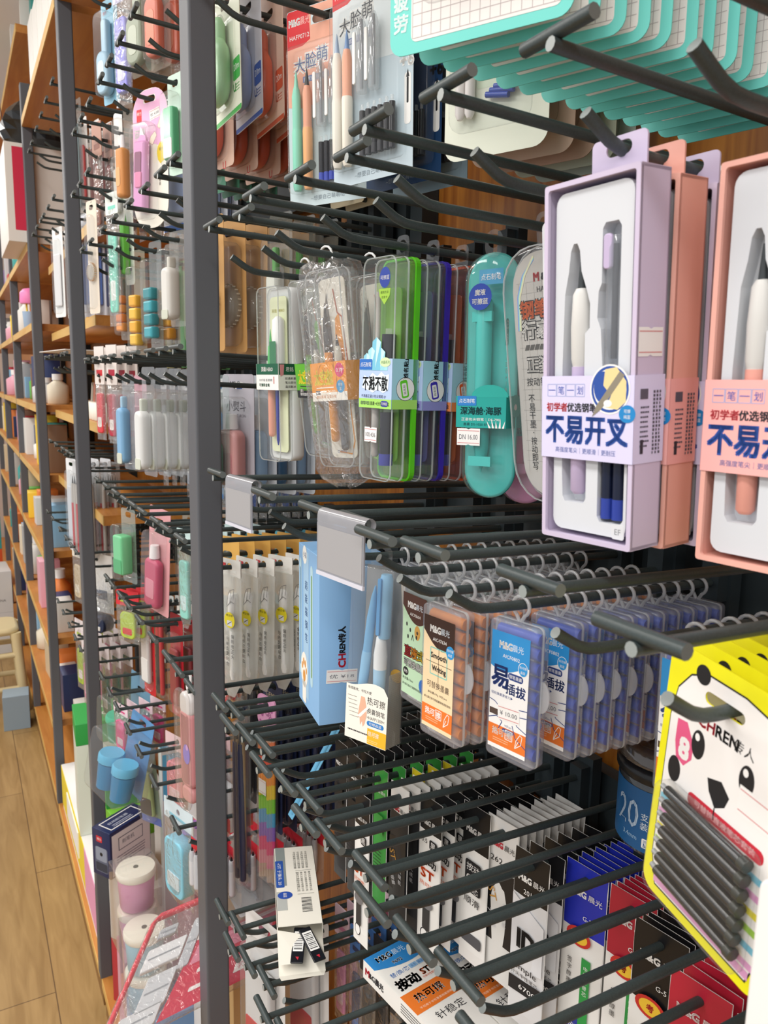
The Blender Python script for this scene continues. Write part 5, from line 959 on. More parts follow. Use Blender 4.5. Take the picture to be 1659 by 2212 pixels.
def hang(o, *a, **k):
    hang_plain(o, *a, **k); o.scale = (1.12, 1.12, 1.12); return o
def blister(label, W, Ht, card, shape, c, c2=None, up=12, grp=None, r=5, print_=None, cat='blister pack', name='blister_pack', depth=16, band=None, clearback=False):
    """card or clear sheet with a moulded bubble and one item inside"""
    t = thing(name, label, cat, group=grp); top = up; w0 = top - Ht; cw = top - Ht / 2
    q = MB(); q.plate(rrect(0, cw, W, Ht, r, 4), 0, .6, CL(card, .16) if clearback else P(card, .5), [slot(min(W * .4, 24), 9)])
    if band: q.rr(0, w0 + band[1] / 2 + (band[2] if len(band) > 2 else 0), W - .4, band[1], P(band[0], .5), d=-.15)
    if print_:
        for s, u, w, h, col in print_: q.txt(s, u, w, h, P(col), d=-.25)
    part('backing_card', q, t)
    bh = Ht - up - 22; bw = W * .8; bc = w0 + 8 + bh / 2
    C = P(c, .35); C2 = P(c2 or c, .35)
    q = MB()
    if shape == 'tape':
        q.slab(-W * .04, w0 + bh * .34, bw * .84, bh * .52, bw * .36, -depth, -1, 4, C, n=6); q.slab(W * .04, w0 + bh * .76, bw * .4, bh * .44, bw * .16, -depth * .8, -2, 3, C, n=5); q.slab(-W * .04, w0 + bh * .33, bw * .5, bh * .3, bw * .2, -depth - .6, -depth + 1, .4, C2, n=6)
    elif shape == 'cutter':
        q.slab(0, bc - bh * .06, bw * .46, bh * .74, 4, -depth, -1, 3, C); q.slab(0, bc - bh * .22, bw * .36, bh * .28, 2, -depth - .8, -depth + 1, .4, C2); q.pl([(-bw * .2, bc + bh * .3), (bw * .2, bc + bh * .3), (bw * .02, bc + bh * .45)], C2, d=-6)
    elif shape == 'beads':
        for k in range(4): q.slab(0, w0 + 12 + bh * (.1 + k * .155), bw * .8, bh * .14, 3, -depth, -1, 3, C if k % 2 else C2)
    elif shape == 'bottle':
        q.slab(0, w0 + bh * .40, bw * .8, bh * .62, bw * .2, -depth, -1, 5, C, n=6); q.lathe([(bw * .16, 0), (bw * .13, bh * .16)], 0, -depth / 2, P('#f2eeee', .4), 12, 'w', w0 + bh * .72); q.slab(0, w0 + bh * .34, bw * .5, bh * .24, 4, -depth - .6, -depth + 1, .4, C2)
    elif shape == 'pens':
        for k in range(max(2, int(W / 14))):
            n = max(2, int(W / 14)); u = (k - (n - 1) / 2) * bw / n; pen(q, u, -6, w0 + 14, w0 + 14 + bh * .94, min(4.5, bw / n * .42), C if k % 2 == 0 else C2, C2, None, INK)
            if k < n - 1: part('pen', q, t); q = MB()
    elif shape == 'marker':
        q.slab(0, w0 + bh * .46, bw * .68, bh * .74, bw * .3, -depth, -1, 5, C, n=6); q.slab(0, w0 + bh * .9, bw * .22, bh * .16, 3, -depth * .7, -3, 2, C2)
        q.slab(0, w0 + bh * .16, bw * .5, bh * .14, 3, -depth - .5, -depth + 1, .4, P('#d9dcc9', .4))
    elif shape == 'dial':
        q.lathe([(bw * .44, 0), (bw * .46, -6), (bw * .36, -depth), (2, -depth)], 0, bc - bh * .1, CL('#e8e2d4', .45), 20, 'd'); 
        for k in range(24):
            a = 2 * PI * k / 24; q.box(bw * .47 * math.cos(a) - .8, bw * .47 * math.cos(a) + .8, -6, -2, bc - bh * .1 + bw * .47 * math.sin(a) - .8, bc - bh * .1 + bw * .47 * math.sin(a) + .8, C2)
    elif shape == 'pots':
        for k, u in enumerate((-bw * .40, bw * .40)): q.lathe([(bw * .30, 0), (bw * .36, bh * .42)], u, -depth, P(c2 or c, .35), 18, 'w', w0 + bh * .08); q.lathe([(bw * .39, 0), (bw * .40, bh * .10), (bw * .36, bh * .14)], u, -depth, C, 16, 'w', w0 + bh * .52); (part('pot', q, t) if k == 0 else None); q = MB() if k == 0 else q
    elif shape == 'block':
        q.slab(0, bc - bh * .05, bw * .8, bh * .7, 4, -depth, -1, 3, C)
        if c2: q.slab(0, bc - bh * .25, bw * .7, bh * .26, 3, -depth - .6, -depth + 1, .4, C2)
    part({'tape': 'tape_dispenser', 'cutter': 'cutter', 'beads': 'cutter', 'bottle': 'bottle', 'pens': 'pen', 'marker': 'correction_marker', 'dial': 'tape_dial', 'pots': 'pot', 'block': 'contents'}[shape], q, t)
    part('blister', bubble(bw * (1.9 if shape == 'pots' else 1), bh, min(bw * .3, 14), bc, depth * (1.75 if shape == 'pots' else 1) + 3, CL(haze=.05, refl=.02, rough=.14, edge=.45)), t)
    return t
def pouch(label, W, Ht, c, c2='#f2f0ec', up=12, grp=None, head=.18, cat='pouch', name='clear_pouch', pt=False, item=True, depth=12, mat=None):
    """soft clear pouch with a printed header and a coloured thing inside; pt: pointed foot"""
    t = thing(name, label, cat, group=grp); top = up; w0 = top - Ht; hh = Ht * head
    n = 8; rows = [(min(top, -9), .1, 1), (top - hh, .25, 1), (top - Ht * .45, 1, 1), (w0 + Ht * .22, .9, 1), (w0 + (Ht * .12 if pt else 4), .4, .9), (w0, .05, .3 if pt else .92)]
    q = MB(); vs = []; fs = []
    for z, b, k in rows:
        for s in (-1, 1):
            for i in range(n + 1):
                u = -W / 2 + W * i / n; vs.append((u * k, s * depth / 2 * b * math.sin(PI * i / n) + s * .15, z))
    m = 2 * (n + 1)
    for r in range(len(rows) - 1):
        for s in range(2):
            for i in range(n): a = r * m + s * (n + 1) + i; fs.append((a, a + 1, a + m + 1, a + m))
    q.add(vs, fs, mat or BAG, True); part('pouch', q, t)
    q = MB(); q.plate(rrect(0, top - hh / 2 - .2, W * .98, hh, 1, 2), -.7, .7, P(c2, .5), [hole(5)] if up > 8 else []); q.rr(0, top - hh * .7, W * .6, hh * .16, P(c, .5), d=-.9); part('header', q, t)
    if item:
        q = MB(); q.slab(0, w0 + (Ht - hh) * .48, W * .62, (Ht - hh) * .72, W * .16, -depth * .32, depth * .32, 2, P(c, .4)); q.slab(0, w0 + (Ht - hh) * .32, W * .4, (Ht - hh) * .18, 3, -depth * .36, depth * .34, .5, P(c2, .4)); part('contents', q, t)
    return t
def many(f, zr, y, x0, st, n, label, yaw=8, jit=3, seed=1, roll=0, pitch=0):
    run(f, zr, y, x0, st, n, label, yaw, jit, seed, pitch, roll)

# pink retractable cutter card
def pink_card():
    t = thing('carded_cutter', 'pink rounded card with a pink cutter and a yellow lemon-shaped mark, hanging on one hook', 'blister pack')
    W, Ht, top = 82, 194, 14; w0 = top - Ht; cw = top - Ht / 2; PK = P('#efb4d8', .45)
    q = MB(); q.plate(rrect(0, cw, W, Ht, 34, 7), 0, .7, P('#f3efe2', .5), [slot(26, 9)])
    o = [p for p in rrect(0, cw, W - .6, Ht - .6, 33.6, 8) if p[1] > top - 70]; q.pl([(-40.6, top - 84)] + [(0, top - 74), (40.6, top - 86)] + sorted([p for p in o if p[0] > 0], key=lambda p: p[1])[:] + sorted([p for p in o if p[0] <= 0 and p[1] > 8], key=lambda p: -p[1]) [:0] + [(20, -8), (-20, -8)] + [(-40.6, -32)], PK, d=-.12)
    q.rr(-28, -2, 0.1, .1, PK, d=-.1)
    for s in (-1, 1): q.pl([(s * 14, -8), (s * 14, top - 1.2), (s * 22, top - 4), (s * 31, top - 10), (s * 37, top - 19), (s * 40, top - 30), (s * 40.6, -30)], PK, d=-.1 - .01 * s)
    q.rr(0, 9, 28, 8, PK, 2, d=-.1); q.rr(0, -6.4, 28, 3.4, PK, d=-.1)
    q.rr(-25, -20, 12, 18, P('#d8323c'), 1.5, d=-.2); q.txt('得力', -25, -17, 5, WHITE, d=-.3); q.txt('可爱', -24, -46, 15, WHITE, d=-.25, width=24, bold=.03); q.txt('伸缩刀', 0, -40, 11, P('#f6dcee'), d=-.25, width=26); sticker(q, 12, -22, 24, 14, d=-.3, text='优 4.00', rot=8)
    sk = P('#f6ead2'); ln = P('#b49a7a')
    for pts in (((36, -22), (24, -30), (18, -40), (22, -44), (38, -34)), ((2, -52), (12, -46), (16, -52), (6, -64), (-2, -60)), ((28, -52), (38, -46), (40, -58), (30, -58))): q.pl(pts, sk, d=-.26); q.line(list(pts) + [pts[0]], .5, ln, d=-.28)
    q.pl([(18, -68), (24, -62), (34, -64), (36, -76), (32, -88), (24, -92), (18, -86), (16, -76)], P('#eed23a'), d=-.22); q.txt('锋利', 26, -72, 5, P('#7a5a20'), d=-.3); q.vtxt('刀片自锁', 22, -104, 4.4, P('#6b6058'), d=-.3, step=5.2); q.vtxt('便携', 28, -100, 4.4, P('#6b6058'), d=-.3, step=5.2)
    part('backing_card', q, t, 'pink and cream card')
    q = MB(); q.T = Matrix.Rotation(math.radians(3), 4, 'Y'); q.slab(-6, w0 + 72, 27, 98, 5, -14, -1, 4, P('#e6a2d6', .3), n=4); q.slab(-6, w0 + 90, 16, 30, 3, -15, -12, .8, P('#8e4a6e', .3)); q.slab(-4, w0 + 66, 15, 22, 3, -16, -12, 1, P('#e889b4', .3)); q.pl([(-16, w0 + 124), (0, w0 + 124), (-12, w0 + 142)], P('#e2e0e2', .2, .8), d=-6); q.pl([(-18, w0 + 120), (4, w0 + 120), (2, w0 + 128), (-10, w0 + 130)], P('#e6a2d6', .3), d=-8); part('cutter', q, t, 'pink sliding cutter')
    part('blister', bubble(48, 134, 12, w0 + 78, 18, CL(haze=.04), -4), t); return t
hang(pink_card(), R2, 1.369, 0.308, 24, -1, 0)
B = blister
hang(B('orange tube of leads hanging beside the pink cutter card', 30, 150, '#efe6da', 'bottle', '#e59a4a', '#f0b878', 12, depth=20, clearback=True), R2, 1.454, 0.290, 18)
hang(B('mint green clear eraser pack below the hook by the broad post', 38, 132, '#cfe9d8', 'block', '#58b984', '#e8f3ea', 12, depth=14), R2, 1.278, 0.327, 18)
many(B('dark green card in the pack behind the mint eraser', 46, 170, '#3e7d62', 'block', '#58b984', None, 12, 'dark green cards', depth=6), R2, 1.178, 0.36, .02, 5, 'dark green card, %s in the pack behind the mint eraser', 14)
hang(B('light blue tape blister high in the second bay with a red square logo', 52, 170, '#8fc6de', 'tape', '#a9cfe6', '#d9ecf4', 12, print_=[('得力', -14, -8, 6, '#d8323c')], depth=18), R1, 1.70, 0.309, 20)
hang(pouch('violet pens in a shiny clear pouch high in the second bay', 54, 196, '#8e8ce0', '#d5d2f0', 10, depth=16), R1, 1.60, 0.314, 20)
many(B('grey green tape dispenser pack near the top left of the broad post', 62, 178, '#dfe4d8', 'tape', '#9aa58e', '#c5cdb9', 14, 'upper tape dispensers', clearback=True), R1, 1.50, 0.328, .03, 2, 'grey green tape dispenser pack, %s on the high hook', 20)
many(B('orange tape dispenser pack at the top beside the broad post', 52, 196, '#e9d8cc', 'tape', '#d9684a', '#e38a6a', 14, 'orange upper dispensers', clearback=True), R1, 1.40, 0.336, .03, 4, 'orange tape dispenser pack, %s on its high hook', 20)
many(pouch('clear pointed pouch fanned behind the orange dispensers', 58, 232, '#b7aca6', '#cfc9c4', 12, 'pointed clear pouches', .1, pt=True, item=False), R1, 1.50, 0.40, .02, 6, 'clear pointed pouch, %s in the fan behind the violet pens', 16, 4)
many(pouch('brown and red gel pen pouch by the second grey post', 42, 200, '#8d5a4a', '#b88a78', 62, 'brown pouches', .3, pt=False), R2, 1.777, 0.290, .022, 5, 'brown and red pouch, %s from the front by the second grey post', 14, 5)
hang(B('tall white pack with crinkled clear wrap behind the brown pouches', 34, 190, '#efeeea', 'block', '#dddcd6', None, 60, depth=8), R2, 1.679, 0.315, 14)
many(pouch('grey clear pouch behind the orange tube', 50, 170, '#9a948c', '#bdb7ae', 12, 'grey clear pouches', .12, item=True), R2, 1.582, 0.36, .02, 6, 'grey clear pouch, %s behind the orange tube', 14, 4)
hang(pouch('long mint and aqua ruler pouch with a white printed header', 44, 226, '#86d9c4', '#e9f0ea', 12, head=.16, depth=8), R2B, 1.63, 0.289, 18)
hang(B('bright green scissors on a white card behind the amber cutters', 30, 170, '#eef0ea', 'cutter', '#6ccf3a', '#4a9a2a', 30), R2B, 1.63, 0.320, 18)
hang(B('beige printed card with two round samples by the second grey post', 42, 200, '#e9dccb', 'dial', '#e2a878', '#d2ab86', 12, depth=6), R2B, 1.73, 0.266, 16)
many(B('blue and white cardboard pack behind the pink cutter card', 78, 190, '#dfe2ea', 'block', '#a9bde6', None, 12, 'blue and white packs', depth=6, band=('#3d6fc4', 9)), R2, 1.369, 0.35, .02, 5, 'blue and white cardboard pack, %s behind the pink cutter card', 18)
hang(B('clear bumpy moulded bag beside the broad post', 40, 130, '#e6e2d8', 'marker', '#e9e6df', '#d9d6cc', 12, depth=22, clearback=True), R3, 1.253, 0.318, 18)
hang(B('orange stick in a narrow pack leftmost of the amber cutters', 30, 138, '#d9d2bc', 'beads', '#f08a3a', '#f5a050', 14, depth=14, clearback=True), R3, 1.626, 0.307, 22)
hang(B('amber yellow cutter in a pointed pack', 32, 168, '#eadfae', 'beads', '#f0b21e', '#f6c43a', 14, depth=16, clearback=True), R3, 1.484, 0.307, 22)
hang(B('teal cutter in a pointed pack between two amber ones', 40, 160, '#b9cdc9', 'beads', '#1f8f98', '#2fa6b4', 14, depth=16, clearback=True), R3, 1.378, 0.312, 14)
hang(B('deep amber cutter to the right of the teal one', 44, 160, '#e6dcc0', 'beads', '#e0a01e', '#d99318', 14, depth=16, clearback=True), R3, 1.378, 0.340, 14)
many(B('kraft coloured card with a clear measuring dial, beside the broad post', 74, 170, '#c99a5e', 'dial', '#dcd6c8', '#d9d2c2', 16, 'kraft dial cards', depth=18), R3, 1.144, 0.335, .033, 5, 'kraft coloured card with clear dial, %s from the front', 16, 2)
for i, (c, n, l) in enumerate((('#4f8d4f', 5, 'green'), ('#8e8a5a', 5, 'olive'))):
    many(B(l + ' slim card deep behind the amber cutters', 36, 180, c, 'block', c, None, 12, l + ' slim cards', depth=5), R3, 1.53 + .12 * i, 0.40, .02, n, l + ' slim card, %s deep behind the amber cutters', 12)
many(B('white bottled blister with green plant print seen between rods', 46, 230, '#e9eadb', 'marker', '#eceee2', '#5aa84a', 16, 'white blisters', clearback=True), R3, 1.047, 0.41, .035, 3, 'white bottled blister, %s seen between the rods', 16)
many(B('cream printed bag with brown lettering deep in the second bay', 66, 200, '#dccfae', 'block', '#cfc2a0', None, 14, 'cream printed bags', print_=[('本味', 0, -60, 14, '#5a4630')], depth=8), R2, 0.992, 0.485, .02, 2, 'cream printed bag, %s deep in the second bay', 12)
# correction tape cards by the broad post
def tape_card(label, card, c, stripe):
    t = thing('carded_correction_tape', label, 'blister pack', group='correction tape cards'); W, Ht, top = 80, 166, 46; w0 = top - Ht
    q = MB(); q.plate(rrect(0, top - Ht / 2, W, Ht, 5, 4), 0, .7, P(card, .5), [slot(28, 9)]); q.rr(0, w0 + 3, W - 1, 5, P(stripe, .5), d=-.12); q.rr(28, w0 + 44, 20, 22, P(stripe), 3, d=-.12); q.txt('20m', 28, w0 + 46, 7, P('#eef2ea'), d=-.2, width=15); q.txt('U', 22, w0 + 26, 8, P(stripe), d=-.15, bold=.05); q.fine(30, w0 + 28, 12, 3, 3, P(stripe), d=-.15)
    part('backing_card', q, t)
    q = MB(); q.slab(-4, w0 + 48, 46, 70, 22, -17, -1, 6, P(c, .35), n=7); q.slab(-2, w0 + 84, 22, 40, 10, -14, -2, 5, P(c, .35), n=5); q.slab(0, w0 + 101, 12, 10, 4, -10, -3, 3, CL('#fff', .3)); part('correction_tape', q, t)
    q = MB(); q.slab(-3, w0 + 58, 60, 98, 16, -21, -.2, 5, CL(haze=.08, refl=.03, rough=.15), n=5); part('blister', q, t); return t
for k, (x, card, c, st) in enumerate(((.317, '#e9ecd8', '#a9d8a6', '#3fae4a'), (.344, '#dcdee8', '#9fb2dc', '#4a68b4'), (.372, '#e9cdbb', '#ec6a42', '#d9694a'), (.399, '#dfb9a6', '#d9603e', '#d0603e'), (.426, '#d6b29f', '#cf5c3c', '#c85a3c'), (.453, '#cfae9a', '#c85a3c', '#c0563a'))):
    hang(tape_card(['green', 'pale blue', 'bright orange', 'fourth orange', 'fifth orange', 'sixth orange'][k] + ' correction tape card in the pack by the broad post', card, c, st), R2, 0.992, x, 3 - k * .6, 2.6, 0)
many(B('orange wheel tape pack lower behind the tape cards', 84, 165, '#d9b7a4', 'tape', '#e0603c', '#e9d9c8', 12, 'lower tape packs', print_=[('U', 20, -150, 9, '#d8323c')]), R2, 1.08, 0.33, .033, 5, 'orange wheel tape pack, %s in the lower pack behind the tape cards', 12)
# clear green and pink tapes at mid height by the post
hang(B('dark green glittery tape pack just right of the broad post', 40, 150, '#bcd8d0', 'tape', '#2f7d68', '#4aa088', 12, depth=18, clearback=True), R4, 1.065, 0.325, 18)
q = B('rosy bottle-shaped tape pack with a grey printed card', 66, 152, '#b9b5be', 'bottle', '#d99a98', '#cf8488', 14, print_=[('小熨斗', -4, -26, 13, '#4a4650'), ('THE PLOT IRON', -4, -38, 4, '#6a6670'), ('M&G', -6, 2, 7, '#3a3a40')], depth=20); hang(q, R4, 1.065, 0.352, 18)
for k, (x, c, n) in enumerate(((.385, '#9cc3ea', 'pale blue'), (.415, '#2f6b9a', 'navy'), (.445, '#93bde6', 'second pale blue'))): hang(B(n + ' bottle-shaped tape pack behind the rosy one', 66, 152, '#cdd3da', 'bottle', c, '#e8eef2', 14, depth=20), R4, 1.065, x, 18)
# correction pen pouches
def corr_pen(label):
    t = thing('correction_pen_pouch', label, 'pen pouch', group='white correction pen pouches'); W, Ht, top = 42, 176, 10; w0 = top - Ht
    f = pouch('x', W, Ht, '#efefe9', '#e9e7e0', 10, head=.12, pt=True, item=False, depth=12, mat=CL('#f4f4ee', .5, .04, .15, wrinkle=.3))
    for ch in list(f.children): ch.parent = t
    bpy.data.objects.remove(f)
    q = MB(); q.lathe([(4, 0), (5.4, 6), (5.6, 60), (5, 76), (7, 80), (7, 106), (5, 110)], 6, 0, P('#f6f6f2', .4), 12, 'w', w0 + 24); part('correction_pen', q, t)
    q = MB(); d = -7.4; q.el(7, w0 + 102, 9.5, P('#eede2a', .5), 10, d=d); q.rr(7, w0 + 98, 9, 7, P('#e9e9e6'), 1, d=d - .1); q.line([(3, w0 + 96), (11, w0 + 101)], .8, INK, d=d - .15); part('round_print', q, t); q = MB(); q.txt('修正带', 7, w0 + 108, 3, INK, d=d - .1, width=12); q.vtxt('偏转修正头', 12, w0 + 82, 5.2, INK, d=d, step=6.4); q.vtxt('与纸面更贴合', 3, w0 + 78, 5.2, INK, d=d, step=6.4)
    for pts in (((2, w0 + 118), (10, w0 + 126), (16, w0 + 124)), ((8, w0 + 124), (10, w0 + 140), (16, w0 + 142), (14, w0 + 128)), ((2, w0 + 120), (6, w0 + 136), (9, w0 + 140))): q.line(list(pts), .7, P('#77777a'), d=d)
    q.rr(-10, 2, 8, 5, P('#c8323c'), d=-1.4); part('print', q, t); return t
cp = corr_pen('white correction pen pouch with a yellow circle at the front of its hook')
many(cp, R5, 0.99, 0.313, .0245, 7, 'white correction pen pouch with a yellow circle, %s from the front', 22, 4, 4)
many(B('orange topped card with a small figure behind the correction pens', 44, 80, '#e6b45c', 'block', '#d9d4c8', None, 24, 'orange topped cards', depth=6, r=2), R5, 1.07, 0.335, .024, 7, 'orange topped card, %s behind the correction pens', 26, 3)
many(B('sky blue and orange card glimpsed over the cartridge rings', 50, 110, '#5aa6b8', 'block', '#d97a3a', None, 14, 'sky blue cards', depth=5, r=5), R5, 1.133, 0.45, .016, 4, 'sky blue and orange card, %s glimpsed over the cartridge rings', 14)
# slim colour packs, markers, erasers
for i, (c, l) in enumerate((('#d4323a', 'red'), ('#b01f36', 'crimson'))): many(pouch(l + ' folder pouch by the second grey post', 38, 176, c, '#e6dcd6', 64, l + ' folder pouches', .4), R4, 1.741 - .11 * i, 0.272 + .006 * i, .02, 3, l + ' folder pouch, %s by the second grey post', 18, 3)
hang(B('light blue corrector bottle in a clear pack', 40, 162, '#d6e6ee', 'marker', '#7fb6e0', '#a9cfe8', 12, depth=20, clearback=True), R4, 1.53, 0.289, 18)
hang(B('dusty pink card beside the light blue corrector', 40, 160, '#d9a9b4', 'block', '#cf8f9e', None, 12, depth=8), R4, 1.53, 0.312, 18)
many(B('white correction marker in the front clear pack', 46, 162, '#d9dadb', 'marker', '#eeeeec', '#cfd3c6', 22, 'white correction markers', depth=20, clearback=True), R4, 1.319, 0.282, .022, 5, 'white correction marker pack, %s from the front', 12, 1)
for i, y in enumerate((1.14, 1.242, 1.441, 1.631)):
    many(pouch('slim blue and white sachet deep under the markers, front of pack %s' % ORD[i], 24, 200, ('#3f5fa8', '#2f6fa8', '#9aa2b0', '#c8ccd2')[i], '#e6e6e6', 10, 'slim deep sachets', .1, depth=5, item=True), R4, y, 0.38, .018, 7, 'slim blue and white sachet, %s in deep pack ' + ORD[i], 12, 6, i)
hang(B('clear green eraser block in a cracked clear pack', 46, 126, '#d9efdc', 'block', '#6fcf90', '#3fae6a', 10, depth=22, clearback=True), R5, 1.46, 0.268, 18)
hang(B('rose card with a ruby and pink glue pen, tilted', 66, 176, '#e6a9ae', 'bottle', '#c2476a', '#d9889a', 22, depth=16), R5, 1.371, 0.306, 16, -5)
hang(pouch('icy mint pouch with a blue paw and pointed foot', 36, 150, '#8fd0c4', '#cfeaea', 10, pt=True, depth=10), R5, 1.228, 0.312, 18)
many(B('pale green pack deep behind the rose card', 50, 120, '#c9d6b4', 'marker', '#d3dcbc', '#8fc27a', 12, 'pale green packs', clearback=True), R5, 1.371, 0.36, .03, 4, 'pale green pack, %s deep behind the rose card', 14)
many(pouch('teal pack behind the icy mint pouch', 46, 150, '#4aa9b8', '#cfe6e6', 12, 'teal packs', .14), R5, 1.228, 0.35, .022, 5, 'teal pack, %s behind the icy mint pouch', 14)
hang(B('red card with a clear zip and white eraser', 46, 214, '#d6282e', 'block', '#d9d0cc', '#f2efec', 20, depth=10, print_=[('笔芯', 6, -150, 8, '#f4e9d0')]), R6, 1.589, 0.325, 14)
hang(B('black and red felt pen on a narrow card', 34, 200, '#8a8a86', 'pens', '#1c1c1e', '#c8242c', 12, depth=8, clearback=True), R6, 1.527, 0.340, 14)
many(B('crimson card with white swirling letters', 42, 178, '#b01c2a', 'block', '#8e1622', None, 16, 'crimson cards', depth=8, print_=[('Pen', 0, -120, 12, '#f0dede')]), R6, 1.373, 0.331, .024, 4, 'crimson card with white swirls, %s on its hook', 14)
many(pouch('green and yellow striped napkin pack', 62, 100, '#b5cc4a', '#d8323c', 12, 'striped packs', .3, depth=10), R6, 1.589, 0.285, .02, 3, 'green and yellow striped pack, %s on its hook', 30, 3)
many(pouch('thin dark lead pack seen edge on', 20, 110, '#3f5a60', '#cfd4d2', 10, 'thin lead packs', .1, depth=4), R6, 1.527, 0.36, .012, 10, 'thin dark lead pack, %s seen edge on', 10, 3)
for i, y in enumerate((1.176, 1.277, 1.446)):
    many(pouch('white refill fold, front of lower pack %s' % ORD[i], 34, 90, ('#c23a40', '#3a3c44', '#b9b4a8')[i], '#f0eee8', 10, 'white folded packs', .2, depth=5), R7 + .255 if i == 1 else R6, y, 0.36, .014, 9, 'white folded refill pack, %s in lower pack ' + ORD[i], 12, 8, 30 + i)
def pink_bottle():
    t = thing('glue_bottle_pouch', 'pale pink glue bottle in a shaped clear pack beside the broad post', 'blister pack'); q = MB()
    q.plate(rrect(0, 0, 14, 26, 5, 4), -1, 1, P('#f2eeee', .4), [hole(5.5)]); q.slab(0, -92, 40, 172, 16, -14, -8, 3, CL(haze=.06), n=5); part('clear_shell', q, t)
    q = MB(); q.slab(0, -92, 32, 110, 10, -8, 8, 5, P('#eaa0a4', .35), n=5); q.slab(0, -30, 31, 32, 10, -7.5, 7.5, 4, P('#f4efee', .35), n=5); q.slab(0, -158, 30, 24, 10, -7, 7, 4, P('#eda6a6', .35), n=5); q.el(4, -98, 9, P('#8f7fd0', .5), 14, d=-8.4); q.el(6, -88, 3, P('#d9a8e0'), 4, d=-8.6); part('glue_bottle', q, t); return t
hang(pink_bottle(), R6, 1.08, 0.277, 14)
hang(B('purple and yellow toy pack under the pink glue bottle', 44, 110, '#c98ac2', 'pots', '#b77fd0', '#e6c23a', 14), R7, 1.20, 0.330, 14)
many(pouch('hot pink eraser bag low in the second bay', 54, 100, '#e63a8c', '#f0d9e2', 12, 'hot pink bags', .2), R7, 1.616, 0.268, .026, 4, 'hot pink eraser bag, %s low in the second bay', 18, 4)
hang(B('blue card with two sky blue lidded pots, tilted forward', 76, 150, '#5f93c4', 'pots', '#5fb6dc', '#2f86b8', 12, depth=36), R7, 1.533, 0.296, 20, -8, -8)
hang(B('blue card with emerald lidded pots behind the sky blue ones', 76, 150, '#6b97b4', 'pots', '#3fc09a', '#2a9a7a', 30, depth=36), R7, 1.719, 0.33, 18, -6, 0)
hang(B('sage green and grey tall card hanging under the pots', 62, 160, '#8a9a8a', 'block', '#a9bf86', '#4a4a4e', 10, depth=10, band=('#5b6fb4', 16)), R7, 1.616, 0.315, 24, 6, 0, dz=-.10)
many(pouch('rose pink sharpener bag beneath the pots', 76, 140, '#dc8a90', '#e9c9cc', 10, 'rose sharpener bags', .2, depth=30), R7, 1.42, 0.34, .04, 3, 'rose pink sharpener bag, %s beneath the pots', 20, 4)
hang(pouch('big aqua clear bag against the broad post', 84, 160, '#86c9de', '#d4e6ee', 12, head=.2, depth=34), R7, 1.20, 0.285, 16, dz=-.02)
# navy pens and the rainbow card, right of the broad post, low
many(B('long navy brush pen in a narrow pack by the broad post', 26, 250, '#27366b', 'pens', '#1f2b58', '#24305e', 12, 'navy brush pens', depth=8, clearback=True), R6, 0.955, 0.285, .03, 2, 'long navy brush pen pack, %s by the broad post', 20)
hang(B('pale silver brush in a narrow clear pack by the navy pens', 26, 230, '#c3cfc8', 'pens', '#b9c4bd', '#c8a878', 12, depth=8, clearback=True), R6, 0.955, 0.318, 18)
def rainbow():
    t = thing('rainbow_pencil_pack', 'rainbow striped pencil pack with a pink polka header', 'pencil pack'); W, Ht, top = 34, 250, 12; w0 = top - Ht
    q = MB(); q.plate(rrect(0, top - 20, W + 4, 40, 8, 4), -1, 1, P('#e6a6cc', .5), [hole(6)])
    for x, y in ((-12, -2), (-8, -14), (8, -16), (12, -4), (0, -22), (-12, -24)): q.el(x, y, 2.6, P('#b25a9a'), d=-1.2)
    q.txt('GEL', 6, -10, 6, P('#8e3f7a'), d=-1.3); part('header', q, t, 'pink polka dot header')
    q = MB(); cols = ('#c9a08c', '#e2703a', '#e2382c', '#ef8f1e', '#e9c81e', '#6fc41e', '#2f9ac8', '#7f58b8', '#d9307a', '#d98aa0', '#b9a08e')
    for k in range(6):
        u = -W / 2 + (k + .5) * W / 6
        for i, c in enumerate(cols): q.lathe([(2.8, 0), (2.8, 19.2)], u, 0, P(c, .4), 6, 'w', top - 42 - (i + 1) * 19 + (k % 3) * 3)
        part('pencil', q, t); q = MB()
    sk = MB(); sticker(sk, -6, top - 122, 16, 20, d=-3.4); part('price_sticker', sk, t); part('sleeve', bubble(W + 3, 212, 3, top - 146, 4, CL(haze=.04), d1=4), t); return t
hang(rainbow(), R6, 0.955, 0.352, 14, 0, 0)
many(B('navy card with gold zodiac lettering deep behind the rods', 46, 220, '#1c2748', 'pens', '#202c52', '#1a2444', 14, 'navy zodiac cards', depth=7, print_=[('GEMINI', 0, -14, 7, '#b9a888')]), R6, 1.02, 0.385, .022, 6, 'navy card with gold lettering, %s deep behind the rods', 12)
many(B('black pen card with a grey printed sheet', 34, 200, '#242428', 'pens', '#303038', '#55555c', 12, 'black pen cards', depth=7), R6, 1.08, 0.37, .018, 8, 'black pen card, %s in the pack beyond the rainbow pencils', 10)

